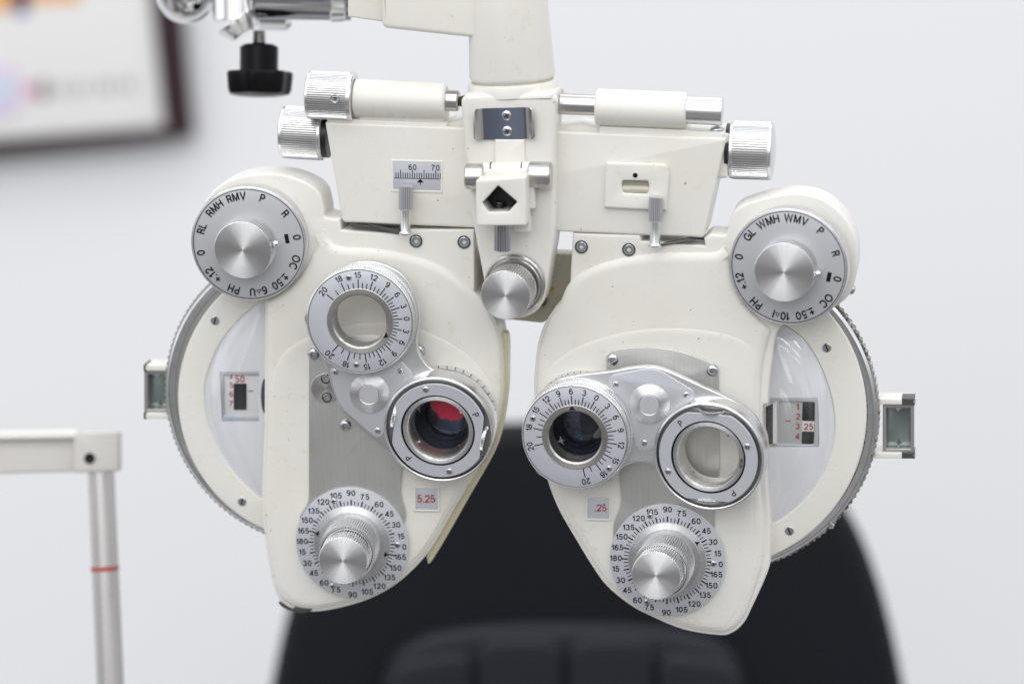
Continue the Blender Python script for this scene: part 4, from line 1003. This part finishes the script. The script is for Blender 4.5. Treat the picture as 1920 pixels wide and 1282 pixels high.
tube = brod('chrome_tube', (480, -12), (660, -5), 49, 44, simple('dull chrome tube', (0.36, 0.36, 0.38), 1, .14), AB)
brod('tube_collar', (622, -5), (650, -4), 47, 45, CHROME, AB)
brod('chrome_tube', (320, -40), (480, -22), 58, 58, CHROME, BACK(0.12))
lathe('chrome_ball', [(0, -62), (25, -56), (45, -42), (58, -20), (62, 0), (58, 20), (45, 42), (25, 56), (0, 62)], CHROME, arm, BACK(0.11).M(350, -12), seg=64)
brod('clamp_body', (441, -60), (443, 42), 43, 43, CHROME, AB, bev=3)
brod('clamp_collar', (482, -2), (548, 0), 60, 60, CHROME, BACK(0.11), bev=9)
rod('clamp_foot', (444, 40), (460, 64), 45, 30, 0, CHROME, arm, F=BACK(0.08), bev=2)
kb = root('clamp_knob', AB.M(485, 120), 'black plastic clamping knob on a threaded stud under the chrome joint', 'knob')
tM, tL_ = along(AB, (486, 58), (486, 90), 0)
lathe('threaded_stud', [(12, 0)] + [(13.5 if i % 2 else 11.5, 2 + i * 3) for i in range(11)] + [(0, 38)], STEEL, kb, tM, seg=32)
km, kl = along(AB, (486, 84), (485, 184), 0)
lathe('knob_hub', [(0, 0), (30, 0), (36 * SC, 5), (36 * SC, 60), (0, 60)], PLAST, kb, km, seg=48)
def lobed():
    bm = bmesh.new(); n = 96; R = []
    for z, s in ((54, .96), (57, 1.0), (62, 1.0), (90, .96), (98, .90), (101, .7), (104, .01)):
        R.append([bm.verts.new((61 * SC * s * U * (1 + .045 * math.cos(7 * 2 * math.pi * i / n + .6)) * math.cos(2 * math.pi * i / n), 61 * SC * s * U * (1 + .045 * math.cos(7 * 2 * math.pi * i / n + .6)) * math.sin(2 * math.pi * i / n), z * U)) for i in range(n)])
    for a, b in zip(R, R[1:]):
        for i in range(n): j = (i + 1) % n; bm.faces.new((a[i], a[j], b[j], b[i]))
    bm.faces.new(R[0]); bm.faces.new(R[-1]); bmesh.ops.recalc_face_normals(bm, faces=bm.faces)
    me = bpy.data.meshes.new('knob_grip'); bm.to_mesh(me); bm.free(); finish(me, 40); link('knob_grip', me, PLAST, kb, km)
lobed()

# ================================================================== SLIT LAMP HEAD FRAME (lower left)
HB = BACK(0.14); 
hf = root('chin_rest_frame', HB.M(195, 1400), 'off white chin rest frame with steel post and red height line at the lower left', 'chin rest')
FR = paint('off white frame enamel', (0.62, 0.60, 0.57), specks=False, rough=.4)
plate('corner_block', rc([(138, 812), (222, 808), (222, 884), (138, 886)], 6), -60, 0, FR, hf, 4, F=HB)
plate('brow_bar', rc([(-160, 812), (146, 809), (146, 884), (-160, 892)], 4), -60, -18, FR, hf, 4, F=HB)
plate('brow_bar_lip', rc([(-160, 810), (146, 806), (146, 823), (-160, 828)], 3), -60, -4, CREAM2, hf, 4, F=HB)
lathe('bar_screw', [(11, -3), (11, 1), (9, 2), (4, 0), (0, 0)], BLACK, hf, HB.M(168, 859, 1), seg=32)
po = rod('post', (189, 880), (212, 1420), 24.5 * 1.09, 26 * 1.09, -32, brushed('white aluminium post', (.70, .68, .66), .3, stretch=(1, 1, .02), amt=.05), hf, F=HB)
rod('height_line', (196.5, 1061), (196.9, 1069), 26.4 * 1.09, 26.4 * 1.09, -32, simple('red line', (.45, .06, .05)), hf, F=HB, bev=.1)

# ================================================================== CHAIR
CB = BACK(0.60)
LEA = simple('black leather', (0.0035, 0.0055, 0.009), 0, .42, spec=.18, bump=.25, bscale=350)
LEA2 = simple('black leather pad', (0.008, 0.009, 0.015), 0, .45, spec=.3, bump=.25, bscale=350)
ch = root('examination_chair', CB.M(1100, 1700), 'black padded leather examination chair behind the phoropter', 'chair')
plate('backrest', spl([(470, 1500), (505, 1290), (545, 1120), (610, 950), (720, 845), (880, 800), (1100, 792), (1330, 806), (1500, 860), (1595, 960), (1655, 1100), (1700, 1290), (1730, 1500)], 8), -260, 0, LEA, ch, 60, F=CB, res=8)
for i, (x0, x1) in enumerate(((725, 890), (890, 1060), (1060, 1230), (1230, 1395))):
    top = (1214 if i in (0, 3) else 1190)
    plate('headrest_pad', rc([(x0 - 1, top + (26 if i == 0 else 0), 50), (x1 + 1, top + (26 if i == 3 else 0), 50), (x1 + 1, 1480, 20), (x0 - 1, 1480, 20)], 30), -10, 110, LEA2, ch, 30, F=CB, res=6)
plate('headrest_shell', spl([(700, 1500), (712, 1290), (760, 1205), (880, 1172), (1060, 1165), (1240, 1172), (1360, 1205), (1405, 1290), (1420, 1500)], 8), -40, 88, LEA2, ch, 45, F=CB, res=6)

# ================================================================== FRAMED PICTURE on the wall
WB = BACK(1.225)
pf = root('framed_poster', WB.M(0, 60), 'framed colour poster with dark brown frame hanging on the white wall', 'poster')
outer = [(-500, -360), (308, -360), (364, 256), (-500, 334)]
inner = [(-490, -350), (246, -350), (308, 237), (-490, 296)]
plate('frame', [rc(outer, 6), rc(inner, 2)], -28, 6, simple('dark brown wood frame', (0.030, 0.013, 0.017), 0, .5, spec=.2), pf, 4, F=WB)
plate('print_sheet', [(-492, -352), (256, -352), (318, 241), (-492, 300)], -16, -9, simple('white print paper', (.80, .79, .775), 0, .5), pf, .5, F=WB)
def blob(name, col, pts): plate(name, pts, -10, -8, simple('ink ' + name, col, 0, .5), pf, .2, F=WB)
blob('orange_print', (.85, .42, .12), [(-400, -200), (190, -220), (150, 4), (60, 8), (-20, 28), (-400, 30)])
blob('blue_print', (.10, .14, .48), [(24, -60), (56, -60), (54, 28), (26, 30)])
plate('ring_print', [circ(0, 172, 52, 40), circ(0, 168, 30, 40)], -10, -8, simple('ink pale violet', (.70, .58, .74), 0, .5), pf, .2, F=WB)
plate('round_print', circ(4, 168, 29, 40), -10, -8.2, simple('ink pale blue', (.58, .66, .76), 0, .5), pf, .2, F=WB)
blob('red_print', (.62, .25, .30), [(52, 158), (70, 156), (70, 182), (52, 184)])
gr = Marks()
for i, (x, w, h) in enumerate(((80, 9, 34), (96, 4, 20), (108, 8, 22), (128, 5, 30), (146, 9, 24), (172, 5, 20), (190, 10, 24), (212, 5, 30), (232, 8, 20), (248, 4, 34))):
    if i == 0: blob('black_print', (.02, .03, .03), [(74, 152), (88, 150), (88, 188), (74, 188)])
    else: gr.poly([(x - 160, -h / 2), (x - 160 + w, -h / 2), (x - 160 + w, h / 2), (x - 160, h / 2)])
gr.build('grey_lettering', simple('ink grey', (.22, .22, .22)), pf, Matrix.Translation(WB.P(160, 166, -7.5)) @ WB.M3.to_4x4() @ Matrix.Rotation(math.radians(4), 4, 'Z') @ Matrix.Scale(SC * 1.7, 4))
